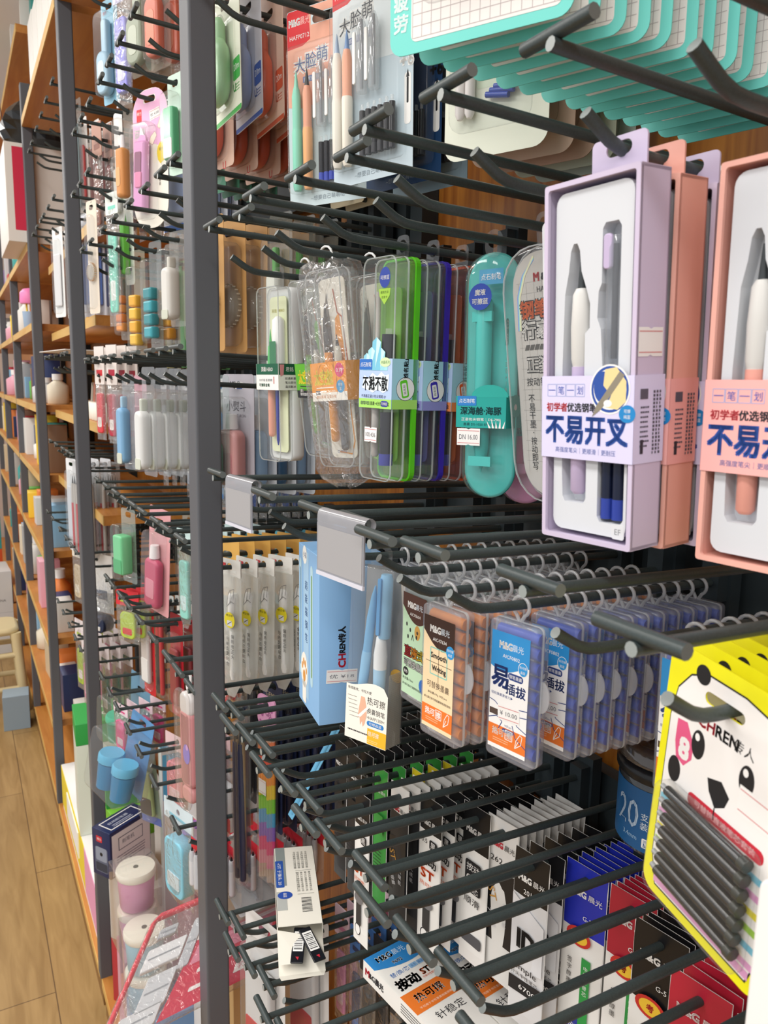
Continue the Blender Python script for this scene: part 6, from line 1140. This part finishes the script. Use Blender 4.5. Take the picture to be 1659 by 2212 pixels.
# ------------------------------------------------------------------ heap of goods on the second bay's base
def carton(label, x, y, z, sx, sy, sz, c, rz=0, top=None, prints=(), name='carton', cat='box', grp=None, lid=None):
    """closed printed box standing with its base centre at (x, y, z); sizes in mm along x, y, z"""
    t = thing(name, label, cat, (x, y, z), grp, (0, 0, math.radians(rz)))
    q = MB(); q.slab(0, sz / 2, sx, sz, 1.2, -sy / 2, sy / 2, 1.0, P(c, .45))
    d = -sy / 2 - .3
    for k, p in enumerate(prints):
        if p[0] == 'r': q.rr(p[1] * sx / 2, sz * p[2], p[3] * sx, p[4] * sz, P(p[5], .45), 1, d=d - k * .03)
        else: q.txt(p[0], p[1] * sx / 2, sz * p[2], p[3], P(p[4]), d=d - k * .03)
    part('box_body', q, t)
    if lid:
        q = MB(); q.T = top_T(sz, 0); q.rr(0, 0, sx - 3, sy - 3, P(lid[0], .45), 1, d=-.3)
        if len(lid) > 1: q.txt(lid[1], 0, 0, sy * .22, P(lid[2]), d=-.5, width=sx * .6)
        part('lid_print', q, t)
    return t
BT = -1.585
# supports under the heap
sup = [('red and white carton at the foot of the heap by the second post', .315, 1.865, 90, 50, 180, '#b5303c'), ('white carton stacked on the red one by the second post', .315, 1.865, 90, 50, 203, '#dcd8d2'),
       ('pink carton under the clear box of pink pots', .325, 1.70, 130, 100, 264, '#d9a3b6'), ('blue carton under the clear box of blue pots', .325, 1.59, 130, 100, 185, '#7fa9d8'),
       ('plain kraft carton beneath the red rimmed bag', .40, 1.13, 150, 190, 400, '#c9a878'), ('second plain kraft carton beneath the red rimmed bag', .40, 1.13, 150, 180, 345, '#c2a070'),
       ('tall white carton of school tools next to the red rimmed bag', .42, 1.33, 130, 150, 430, '#dcdcdc')]
zz = {}
for l, x, y, sx, sy, sz, c in sup:
    z = zz.get((x, y), BT); carton(l, x, y, z, sx, sy, sz, c, 32 if y == 1.865 else 0); zz[(x, y)] = z + sz / 1000 + .0006
def navy_box():
    t = thing('sharpener_box', 'navy blue box with white framed lid and red square, by the second post', 'box', (.299, 1.855, -1.2008), None, (0, 0, math.radians(32)))
    W, D, Ht = 130, 62, 122; nv = P('#1f2c55', .35)
    q = MB(); q.slab(0, Ht / 2, W, Ht, 1.2, -D / 2, D / 2, 1, nv); q.rr(2, Ht / 2 - 3, W - 8, Ht - 14, P('#e6e1df', .45), d=-D / 2 - .3)
    q.rr(0, Ht * .66, W * .6, 34, P('#3a3f52'), d=-D / 2 - .4); q.rr(0, Ht * .66, W * .57, 30, P('#e6e1df'), d=-D / 2 - .5); q.txt('削笔机', -8, Ht * .68, 12, P('#3a3f52'), d=-D / 2 - .6); q.fine(0, Ht * .4, 90, 4, 7, P('#55596a'), d=-D / 2 - .5, t=2.4)
    q.T = left_T(-W / 2, 0); q.rr(-6, Ht * .8, 20, 16, P('#c8323c'), 2, d=-.3); q.txt('得力', -6, Ht * .8, 7, WHITE, d=-.5); q.rr(0, Ht * .36, 44, 66, P('#5d6478'), 6, d=-.3); q.rr(0, Ht * .48, 38, 36, P('#8d95a5'), 5, d=-.4); q.el(0, Ht * .48, 5, INK, d=-.5); q.rr(0, Ht * .2, 40, 22, P('#343a48'), 3, d=-.45)
    q.T = top_T(Ht, 0); q.flat(rrect(0, 0, W - 26, D - 16, 1, 2), -.3, WHITE, [rrect(0, 0, W - 32, D - 22, 1, 2)]); q.txt('自动削笔器', -8, 4, 9, P('#c9cfdc'), d=-.4, width=60); q.fine(-6, -8, 60, 2, 6, P('#c9cfdc'), d=-.4, t=2.2); q.T = I4; part('carton', q, t); return t
navy_box()
def pot_box(label, x, y, z, c1, c2, rz=0):
    t = thing('clear_box_of_pots', label, 'clear box', (x, y, z), 'clear boxes of pots', (0, 0, math.radians(rz)))
    W, Ht = 98, 205; part('clear_box', shell(W, Ht, 2, -49, 49, 1, CL(haze=.10, refl=.05), Ht), t)
    for k, c in enumerate((c1, c2)):
        q = MB(); q.lathe([(34, 0), (38, 4), (42, 74), (42, 78)], 0, 0, P(c, .35), 26, 'w', 3 + k * 100); q.lathe([(44, 0), (45.5, 4), (45.5, 14), (43, 18)], 0, 0, P('#f1ebdc', .4), 26, 'w', 82 + k * 100); q.lathe([(6, 0), (6, .6)], 0, 0, P('#5b564c'), 12, 'w', 100.2 + k * 100); part('pot', q, t)
    return t
pot_box('clear box of cream lidded pink pots on the heap', .302, 1.700, BT + .265, '#d988b8', '#e0a0c4', 6)
pot_box('clear box of cream lidded blue pots in front of the pink ones', .296, 1.590, BT + .186, '#8ec6e6', '#a9d6ec', -2)
carton('small aqua card box standing behind the clear boxes', .46, 1.76, BT, 80, 60, 520, '#d8a4ae', 20)
def rim_bag():
    u = Vector((.985, .16, 0)).normalized(); dn = Vector((-.56, -.79, -.26)).normalized(); dn = (dn - u * dn.dot(u)).normalized(); n = dn.cross(u).normalized(); n = n if n.z > 0 else -n
    t = thing('red_rimmed_bag', 'large clear bag with a red rim on the heap, holding a red sheet', 'zip bag', (.212, 1.072, -.80))
    M = Matrix((u, -n, -dn)).transposed().to_4x4(); t.rotation_euler = M.to_euler()
    W, L = 250, 150; SH = Matrix(((1, 0, .93, 0), (0, 1, 0, 0), (0, 0, 1, 0), (0, 0, 0, 1)))
    q = MB(); q.T = SH; q.slab(W / 2, -L / 2, W, L, 14, -9, 9, 5, BAG); part('bag', q, t, 'wrinkled clear bag')
    q = MB(); q.T = SH; rd = P('#d8263c', .4)
    q.tube([(6, 0, -L), (6, 0, -8), (12, 0, -2), (W - 12, 0, -2), (W - 6, 0, -8), (W - 6, 0, -L)], 5, rd, 8); part('rim', q, t, 'red piped rim')
    q = MB(); q.T = SH; q.add([(100, -3, -62), (245, -3, -62), (245, -3, -L + 5), (84, -3, -L + 5)], [(0, 1, 2, 3)], P('#d02848', .5)); q.add([(108, -3.4, -70), (240, -3.4, -70), (240, -3.4, -92), (104, -3.4, -92)], [(0, 1, 2, 3)], P('#e08aa0', .5))
    for k in range(2): q.rr(150 - k * 3, -104 - k * 20, 56, 5, P('#f1ece8'), 2, d=-3.6); q.rr(215 - k * 2, -104 - k * 20, 44, 14, P('#f1ece8'), 1, d=-3.5); q.txt('学生套装', 215 - k * 2, -104 - k * 20, 8, P('#c02840'), d=-3.7)
    q.el(200, -40, 22, P('#d8263c'), 15, d=-6); q.txt('晨光文具', 200, -38, 8, P('#f4d4d4'), d=-6.3)
    part('printed_sheet', q, t, 'red printed sheet')
    for k, (x, z, w, h, c) in enumerate(((50, -60, 60, 26, '#e9e9ea'), (62, -104, 44, 40, '#d3d5d8'), (50, -132, 60, 24, '#dadbdd'), (92, -60, 18, 60, '#c3c6ca'), (40, -30, 30, 12, '#b9bcc0'))):
        q = MB(); q.T = SH; q.slab(x, z, w, h, 3, -5, 3, 1, P(c, .4)); q.rr(x, z, w * .8, 2, P('#9a9da2'), d=-5.4); part('drawing_tool', q, t)
    return t
rim_bag()
def tray_pack():
    u = Vector((.985, .16, 0)).normalized(); dn = Vector((-.56, -.79, -.26)).normalized(); dn = (dn - u * dn.dot(u)).normalized(); n = dn.cross(u).normalized(); n = n if n.z > 0 else -n
    M = Matrix((u, -n, -dn)).transposed().to_4x4(); o = Vector((.212, 1.072, -.80)) + u * .155 + dn * .0 + n * .012
    t = thing('tool_blister', 'white drawing compass in a clear moulded tray lying on the red rimmed bag', 'blister pack', tuple(o)); t.rotation_euler = M.to_euler()
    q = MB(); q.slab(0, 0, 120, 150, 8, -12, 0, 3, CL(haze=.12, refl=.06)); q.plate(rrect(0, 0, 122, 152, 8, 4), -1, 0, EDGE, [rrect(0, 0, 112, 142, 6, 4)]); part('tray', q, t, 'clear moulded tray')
    q = MB(); q.rr(4, -14, 92, 100, P('#f1f1f2', .4), 3, d=-1.2); part('white_insert', q, t)
    q = MB(); q.tube([(-6, -6, -50), (6, -7, 20), (10, -6, 58)], [3, 6, 2], P('#d6dbe2', .3), 8); part('compass', q, t)
    q = MB(); q.rr(0, 66, 108, 20, P('#d02838', .4), 1, d=-12.4); q.el(14, 66, 16, WHITE, 8, d=-12.6); q.txt('文具', 14, 66, 8, P('#d02838'), d=-12.8); part('header', q, t, 'red header')
    return t
tray_pack()
carton('clear tray of white drawing tools lying by the broad post', .42, 1.33, BT + .4312, 124, 140, 60, '#e6e6e6', 15, None, (), 'tool_tray', 'tray', None, ('#f3f2f0',))
many(B('red and white header card over white tools', 74, 96, '#e9e5e4', 'pens', '#e2e4e8', '#cfd4da', 12, depth=8, band=('#d02838', 22, 58), print_=[('文具', 0, -6, 10, '#d02838')], clearback=True, grp='white tool cards'), R7, 1.06, 0.29, .034, 6, 'red and white header card over white tools, %s by the broad post', 14, 3)
many(B('clear bag with a round red logo', 84, 170, '#e6e4e6', 'block', '#d9dade', '#d8263c', 12, 'round logo bags', depth=14, clearback=True), R7, 1.32, 0.36, .05, 3, 'clear bag with a round red logo, %s on its low hook', 16, 3)
for k, (c, l, x, y) in enumerate((('#5fb2dc', 'sky blue', .44, 1.915), ('#a6d43a', 'lime', .50, 1.86), ('#e8642c', 'orange', .47, 1.64))):
    carton(l + ' topped packet standing tall behind the navy box', x, y, BT, 60, 34, 640 - k * 40, '#dcdfe0', 0, None, (('r', 0, .88, .9, .2, c),), 'packet', 'packet', None, (c,))
# ------------------------------------------------------------------ lowest rods of the near bay
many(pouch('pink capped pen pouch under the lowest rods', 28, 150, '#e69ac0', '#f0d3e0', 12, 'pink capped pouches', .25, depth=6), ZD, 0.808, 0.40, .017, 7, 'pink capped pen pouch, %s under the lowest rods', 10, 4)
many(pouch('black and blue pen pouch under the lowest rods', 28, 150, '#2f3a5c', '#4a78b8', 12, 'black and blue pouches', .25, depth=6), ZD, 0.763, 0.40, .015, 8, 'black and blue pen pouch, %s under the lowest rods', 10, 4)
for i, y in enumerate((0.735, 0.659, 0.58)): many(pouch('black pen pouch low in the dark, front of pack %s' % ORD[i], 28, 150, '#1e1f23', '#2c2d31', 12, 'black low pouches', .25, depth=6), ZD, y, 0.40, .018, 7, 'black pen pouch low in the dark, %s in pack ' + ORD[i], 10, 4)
many(B('white school tool card under the lowest rods by the post', 74, 190, '#e6e4e2', 'block', '#d2d4d6', '#c0303c', 14, 'low tool cards', depth=12), ZD, 0.826, 0.30, .06, 2, 'white school tool card, %s under the lowest rods', 16)
# ------------------------------------------------------------------ third bay
hook_row(2, 0.69, [2.10, 2.24, 2.37, 2.50, 2.65, 2.74], 'topmost in the third bay')
hook_row(2, 0.445, [2.18, 2.31, 2.43, 2.50, 2.62, 2.75], 'in the middle of the third bay')
hook_row(2, 0.06, [2.08, 2.16, 2.30, 2.43, 2.55], 'holding the white sheet')
hook_row(2, -0.19, [2.06, 2.14, 2.24, 2.40, 2.55], 'of red tipped sleeves')
hook_row(2, -0.44, [2.06, 2.15, 2.26, 2.40, 2.60, 2.75], 'by the white upright carton')
hook_row(2, -0.70, [2.06, 2.16, 2.28, 2.42, 2.56], 'lowest in the third bay')
for sh in ((.375, 'wooden shelf in the third bay with orange lit underside'), (.155, 'wooden shelf carrying the yellow ruler box'), (-.105, 'wooden shelf carrying leaning books and white rolls'), (-.335, 'wooden shelf low behind red tipped sleeves')):
    shelf(2, sh[0], sh[1], 236, XT + .06)
many(B('white and red sleeve card on the upper hooks of the third bay', 60, 200, '#ece8e4', 'block', '#d24a4a', None, 14, 'third bay sleeve cards', depth=8, band=('#e9e6e0', 60)), 0.69, 2.24, 0.30, .03, 4, 'white and red sleeve card, %s on the upper hooks of the third bay', 14)
hang(B('pale aqua toy stick in a clear pack in the third bay', 40, 240, '#dfe9ec', 'pens', '#a9d6e6', '#c3e3ee', 14, clearback=True), 0.69, 2.10, 0.30, 14)
many(B('tall white and blue card on the middle hooks of the third bay', 60, 230, '#e6eaf2', 'block', '#5a7fd0', None, 14, 'tall white and blue cards', depth=6), 0.445, 2.18, 0.29, .03, 4, 'tall white and blue card, %s on the middle hooks', 16)
many(B('white folder sleeve on the middle hooks of the third bay', 62, 220, '#efefee', 'block', '#e6e6e8', None, 14, 'white folder sleeves', depth=6), 0.445, 2.43, 0.28, .03, 4, 'white folder sleeve, %s on the middle hooks', 16)
many(B('tall clear sleeve with red foot between the second and third posts', 60, 230, '#d6d2ce', 'pens', '#c23038', '#b9b4ae', 14, 'red tipped sleeves', depth=8, clearback=True), -0.19, 2.14, 0.27, .03, 4, 'tall clear sleeve with red foot, %s on its hook', 16)
many(B('tall white sleeve next to the red tipped one', 56, 230, '#e3e5e8', 'block', '#c9ced6', None, 14, 'tall white sleeves', depth=6), -0.19, 2.24, 0.265, .03, 4, 'tall white sleeve, %s beside the red tipped ones', 16)
hang(pouch('white carton-shaped pack with navy foot hanging behind the second post', 110, 200, '#1f2c4a', '#e6e2dc', 14, head=.72, depth=50), -0.44, 2.15, 0.31, 30)
for i, (y, c) in enumerate(((2.28, '#d88aa8'), (2.42, '#a8c23a'), (2.16, '#3a6a52'))): many(pouch(('pink', 'lime', 'dark green')[i] + ' pouch low in the third bay', 60, 200, c, '#e9dfe0', 14, ('pink', 'lime', 'dark green')[i] + ' low pouches', .3, depth=10), -0.70, y, 0.29, .03, 4, ('pink', 'lime', 'dark green')[i] + ' pouch, %s low in the third bay', 16)
many(pouch('beige pouch hanging by the white carton pack', 60, 180, '#c9b79a', '#e6ddcc', 14, 'beige pouches', .3, depth=10), -0.44, 2.40, 0.29, .03, 4, 'beige pouch, %s by the white carton pack', 16)
q = MB(); q.slab(0, 0, 210, 300, 4, -1, 1, .5, P('#efe9e4', .5)); q.rr(20, 60, 60, 30, P('#d86a6a'), d=-1.3)
solo('paper_sheet', q, 'white and pink paper sheet lying across the hooks beyond the second post', 'paper', (.335, 2.26, .0745), None, (math.radians(90), 0, math.radians(6)))
carton('yellow ruler box leaning on the third bay shelf', .36, 2.36, .1560, 40, 40, 118, '#eab21e', 0, None, (('尺', 0, .5, 16, '#8a6410'),))
for k in range(5):
    q = MB(); q.box(-65, 65, -14, 14, 0, 104, P(('#b9a08c', '#c98a74', '#a89a88', '#c4775e', '#b5aa9c')[k], .5)); q.box(-62, 64.6, -13, 13, .6, 103.6, P('#e6e0d4', .6)); q.rr(0, 74, 100, 20, P('#e9e2d8'), d=-14.2)
    solo('book', q, 'worn paperback leaning on the third bay shelf, %s from the second post' % ORD[k], 'book', (.40, 2.16 + .042 * k, -.1045), 'leaning paperbacks', (math.radians(28), 0, 0))
for k in range(9):
    q = MB(); q.lathe([(18, 0), (20, 2), (20, 44), (14, 46)], 0, 0, P('#efeadc', .5), 14); solo('paper_roll', q, 'white paper roll in the row at the shelf edge, %s from the second post' % ORD[k], 'roll', (.333, 2.03 + .044 * k, -.1047), 'white paper rolls')
# third bay base: plinth and green cartons
t = thing('display_plinth', 'low white display plinth edged with yellow and pink under the green cartons', 'plinth', (.262, 2.02, BT)); q = MB(); q.box(0, 300, 0, 880, 0, 170, P('#f2f1ee', .5)); part('plinth_body', q, t); q = MB(); q.box(-1.5, 0, 300, 880, 20, 168, P('#f0d83a', .5)); q.box(-1.6, -.2, 60, 300, 20, 168, P('#e8a0c4', .5)); q.box(-5, -1.5, 420, 700, 60, 150, P('#f6f5f2', .5)); part('front_print', q, t, 'yellow and pink front strip')
G = '#2fa04a'
gz = BT + .1705
for k, (l, x, y, h, c, lid, rz) in enumerate((('white office box at the bottom of the near green stack', .36, 2.13, 150, '#e9e9e4', None, 0), ('lime green box on the near stack beside the second post', .35, 2.12, 95, '#7cc83a', ('#8fd84a',), 8), ('deep green box topmost of the near stack', .36, 2.14, 100, G, ('#35b052', '得力', '#e9f2e6'), -4))):
    carton(l, x, y, gz, 150, 120, h, c, rz + 90, None, (('r', 0, .5, .5, .4, '#e9efe4'),), 'stationery_box', 'box', 'green stationery boxes', lid); gz += h / 1000 + .0006
gz = BT + .1705
for k, (l, h, c, lid) in enumerate((('white lidded carton under the far green box', 300, '#d8dccf', ('#efeee8', '办公', '#7a9a8a')), ('bright green flat box topmost of the far stack', 70, G, ('#3fb058', 'A4', '#eef4ea')))):
    carton(l, .36, 2.46, gz, 170, 190, h, c, 86, None, (('r', 0, .4, .6, .3, '#a9b7a4'),), 'stationery_box', 'box', 'green stationery boxes', lid); gz += h / 1000 + .0006
for k, (y, c) in enumerate(((2.70, '#e9e5de'), (2.82, '#d8d4cc'))): carton(('cream', 'grey')[k] + ' carton at the far end of the plinth', .36, y, BT + .1705, 100, 100, 260, c, 90, None, (('r', 0, .7, .7, .2, '#5b5b5b'), ('r', .2, .3, .3, .2, '#c23040')))

# ------------------------------------------------------------------ far bays: wooden shelves and what stands on them
PAL = [('white', '#ecebe6'), ('off white', '#e2dfd8'), ('cream', '#e6dcc4'), ('beige', '#cdbb9c'), ('pale grey', '#c9cacb'), ('brown', '#8a6a50'), ('pink', '#e0a4b4'), ('red', '#c8303c'), ('sky blue', '#8fbfe0'), ('teal', '#3f9f9a'), ('green', '#5fae4a'), ('yellow', '#ecc83a'), ('grey', '#a9abad'), ('navy', '#2c3a66'), ('orange', '#e8843c'), ('lilac', '#b7a3d4')]
rg = random.Random(21)
ZS = [1.14, .455, .19, -.09, -.34, -.62, -.95, -1.27]
WHICH = ['top', 'second', 'third', 'fourth', 'fifth', 'sixth', 'seventh', 'lowest']
def bottle_thing(label, x, y, z, c, h, r):
    t = thing('bottle', label, 'bottle', (x, y, z), 'bottles on the far shelves'); q = MB(); q.lathe([(r * .9, 0), (r, 3), (r, h * .62), (r * .45, h * .76), (r * .42, h * .8)], 0, 0, P(c, .35), 14); part('body', q, t); q = MB(); q.lathe([(r * .5, 0), (r * .5, h * .2)], 0, 0, P('#f0efec', .4), 12, 'w', h * .8); part('cap', q, t)
for bay in (3, 4, 5):
    a, b = BAYS[bay]
    for si, z in enumerate(ZS):
        if bay == 3 and si in (1, 2): y = 3.52
        else: y = a + .06
        shelf(bay, z, '%s wooden shelf down in the %s' % (WHICH[si], BAYN[bay]))
        k = 0
        while y < b - .08 and k < 12:
            w_ = rg.uniform(.06, .13); h = min(rg.uniform(90, 200), (210 if si < 7 else 240)); n, c = rg.choice(PAL); n2, c2 = rg.choice(PAL)
            lab = '%s and %s %%s, %s along the %s shelf of the %s' % (n, n2, ORD[k], WHICH[si], BAYN[bay])
            x = .30 + rg.uniform(0, .05)
            if rg.random() < .28 and not (bay == 3 and si == 2 and k < 2): bottle_thing(lab % 'bottle', x, y + w_ / 2, z + .0004, c, h, w_ * 420)
            else: carton(lab % 'box', x, y + w_ / 2, z + .0004, w_ * 900, 80, h, c, 90 + rg.uniform(-4, 4), None, (('r', 0, .6, .7, .3, c2),), 'stationery_box', 'box', 'boxes on the far shelves')
            y += w_ + rg.uniform(.012, .04); k += 1
# striped carton with a black bag on it, pink pencil pot
carton('big off white carton with a red stripe, jutting out beside the third post', .335, 3.18, .4555, 290, 440, 315, '#e4dfd8', 0, None, (('r', -.72, .54, .12, .84, '#d02848'),))
def bag_blob():
    q = MB(); n, mr = 22, 12; vs = []; g = random.Random(5)
    for j in range(mr + 1):
        ph = PI * j / mr
        for i in range(n):
            th = 2 * PI * i / n; k = 1 + .16 * math.sin(3 * th + 2 * ph) * math.sin(ph) + g.uniform(-.07, .07); z = math.cos(ph); vs.append((115 * k * math.sin(ph) * math.cos(th), 140 * k * math.sin(ph) * math.sin(th), 100 + 100 * z * (1.0 if z > 0 else 1.0)))
    q.add(vs, [(j * n + i, j * n + (i + 1) % n, (j + 1) * n + (i + 1) % n, (j + 1) * n + i) for j in range(mr) for i in range(n)], P('#17181a', .22, .6), False)
    solo('plastic_bag', q, 'crumpled black plastic bag on top of the red striped carton', 'bag', (.315, 3.18, .772))
bag_blob()
t = thing('pencil_pot', 'pink domed pot of pencils with a pale blue cup beside the third post', 'pencil pot', (.272, 3.30, .1905)); q = MB(); q.lathe([(20, 0), (25, 4), (28, 60), (29, 62)], 0, 0, P('#a9c4e2', .4), 16); part('cup', q, t, 'pale blue cup'); q = MB(); q.lathe([(34, 0), (36, 6), (34, 40), (22, 54), (3, 58)], 0, 0, P('#ee86bc', .4), 16, 'w', 92); part('dome', q, t, 'pink dome')
for k, (c, u) in enumerate((('#ecc83a', -10), ('#e8843c', 2), ('#5fae4a', 12))):
    q = MB(); q.tube([(u, 0, 30), (u * 1.2, 4, 94)], 4, P(c, .4), 6); part('pencil', q, t)
# white books on the high shelf
for k in range(6):
    carton('white and blue exercise book pack on the high shelf, %s from the second post' % ORD[k], .32, 2.06 + .135 * k, .8406, 124, 110, 210 + 12 * (k % 3), '#eeede8', 90, None, (('r', 0, .3, .8, .12, '#4a8fd0'), ('r', 0, .75, .6, .2, '#bcd4ea')), 'book_pack', 'book pack', 'book packs on the high shelf')
# things on the floor of the aisle
t = thing('plastic_stool', 'cream plastic stool standing on the floor by the far shelves', 'stool', (.085, 4.32, FZ)); SC = P('#d9c79a', .45)
q = MB(); q.slab(0, 0, 250, 250, 50, -20, 0, 8, SC); q.T = I4; o = q; s = MB(); s.T = top_T(440, 0); s.slab(0, 0, 260, 260, 60, 0, 36, 14, SC, n=6); part('seat', s, t)
for sx in (-1, 1):
    for sy in (-1, 1): q = MB(); q.tube([(sx * 112, sy * 112, 415), (sx * 140, sy * 140, 0)], [26, 20], SC, 10); part('leg', q, t)
for s_, hh in ((1, 120), (1, 300)):
    q = MB()
    q.tube([(-118, -122, hh), (118, -122, hh)], 15, SC, 8); q.tube([(-118, 122, hh), (118, 122, hh)], 15, SC, 8); q.tube([(-122, -118, hh), (-122, 118, hh)], 15, SC, 8); q.tube([(122, -118, hh), (122, 118, hh)], 15, SC, 8); part('stretcher', q, t)
carton('plain grey blue box standing on the floor in front of the stool', .172, 4.01, FZ, 118, 118, 172, '#8fa1ae', -4, None, (), 'carton', 'box', None, ('#9db0bc',))
for k, z in enumerate((0, .262)): carton(('lower', 'upper')[k] + ' white carton stacked on the floor behind the stool', .08, 5.3, FZ + z, 300, 300, 261, '#d9d8d6', 3, None, (('MADE IN CHINA', .2, .3, 16, '#55555a'),))
for k, (c, l) in enumerate((('#c8303c', 'red'), ('#e05a2c', 'orange red'), ('#3f9f9a', 'teal'), ('#ecc83a', 'yellow'))): carton(l + ' snack carton in the stack on the far end of the aisle', .09, 6.2, FZ + .001 + .24 * k, 280, 220, 239, c, 0, None, (('r', 0, .5, .7, .5, '#e9e4dc'),))
# red and white boxes on the last bay's edge
q = MB(); q.tube([(0, 0, 0), (-8, 4, -240), (10, -6, -480), (60, 30, -900)], 2, P('#5a2f2c', .5), 6)
solo('hanging_cable', q, 'thin dark cable hanging down the far wall past the black bag', 'cable', (.19, 3.40, 1.60))
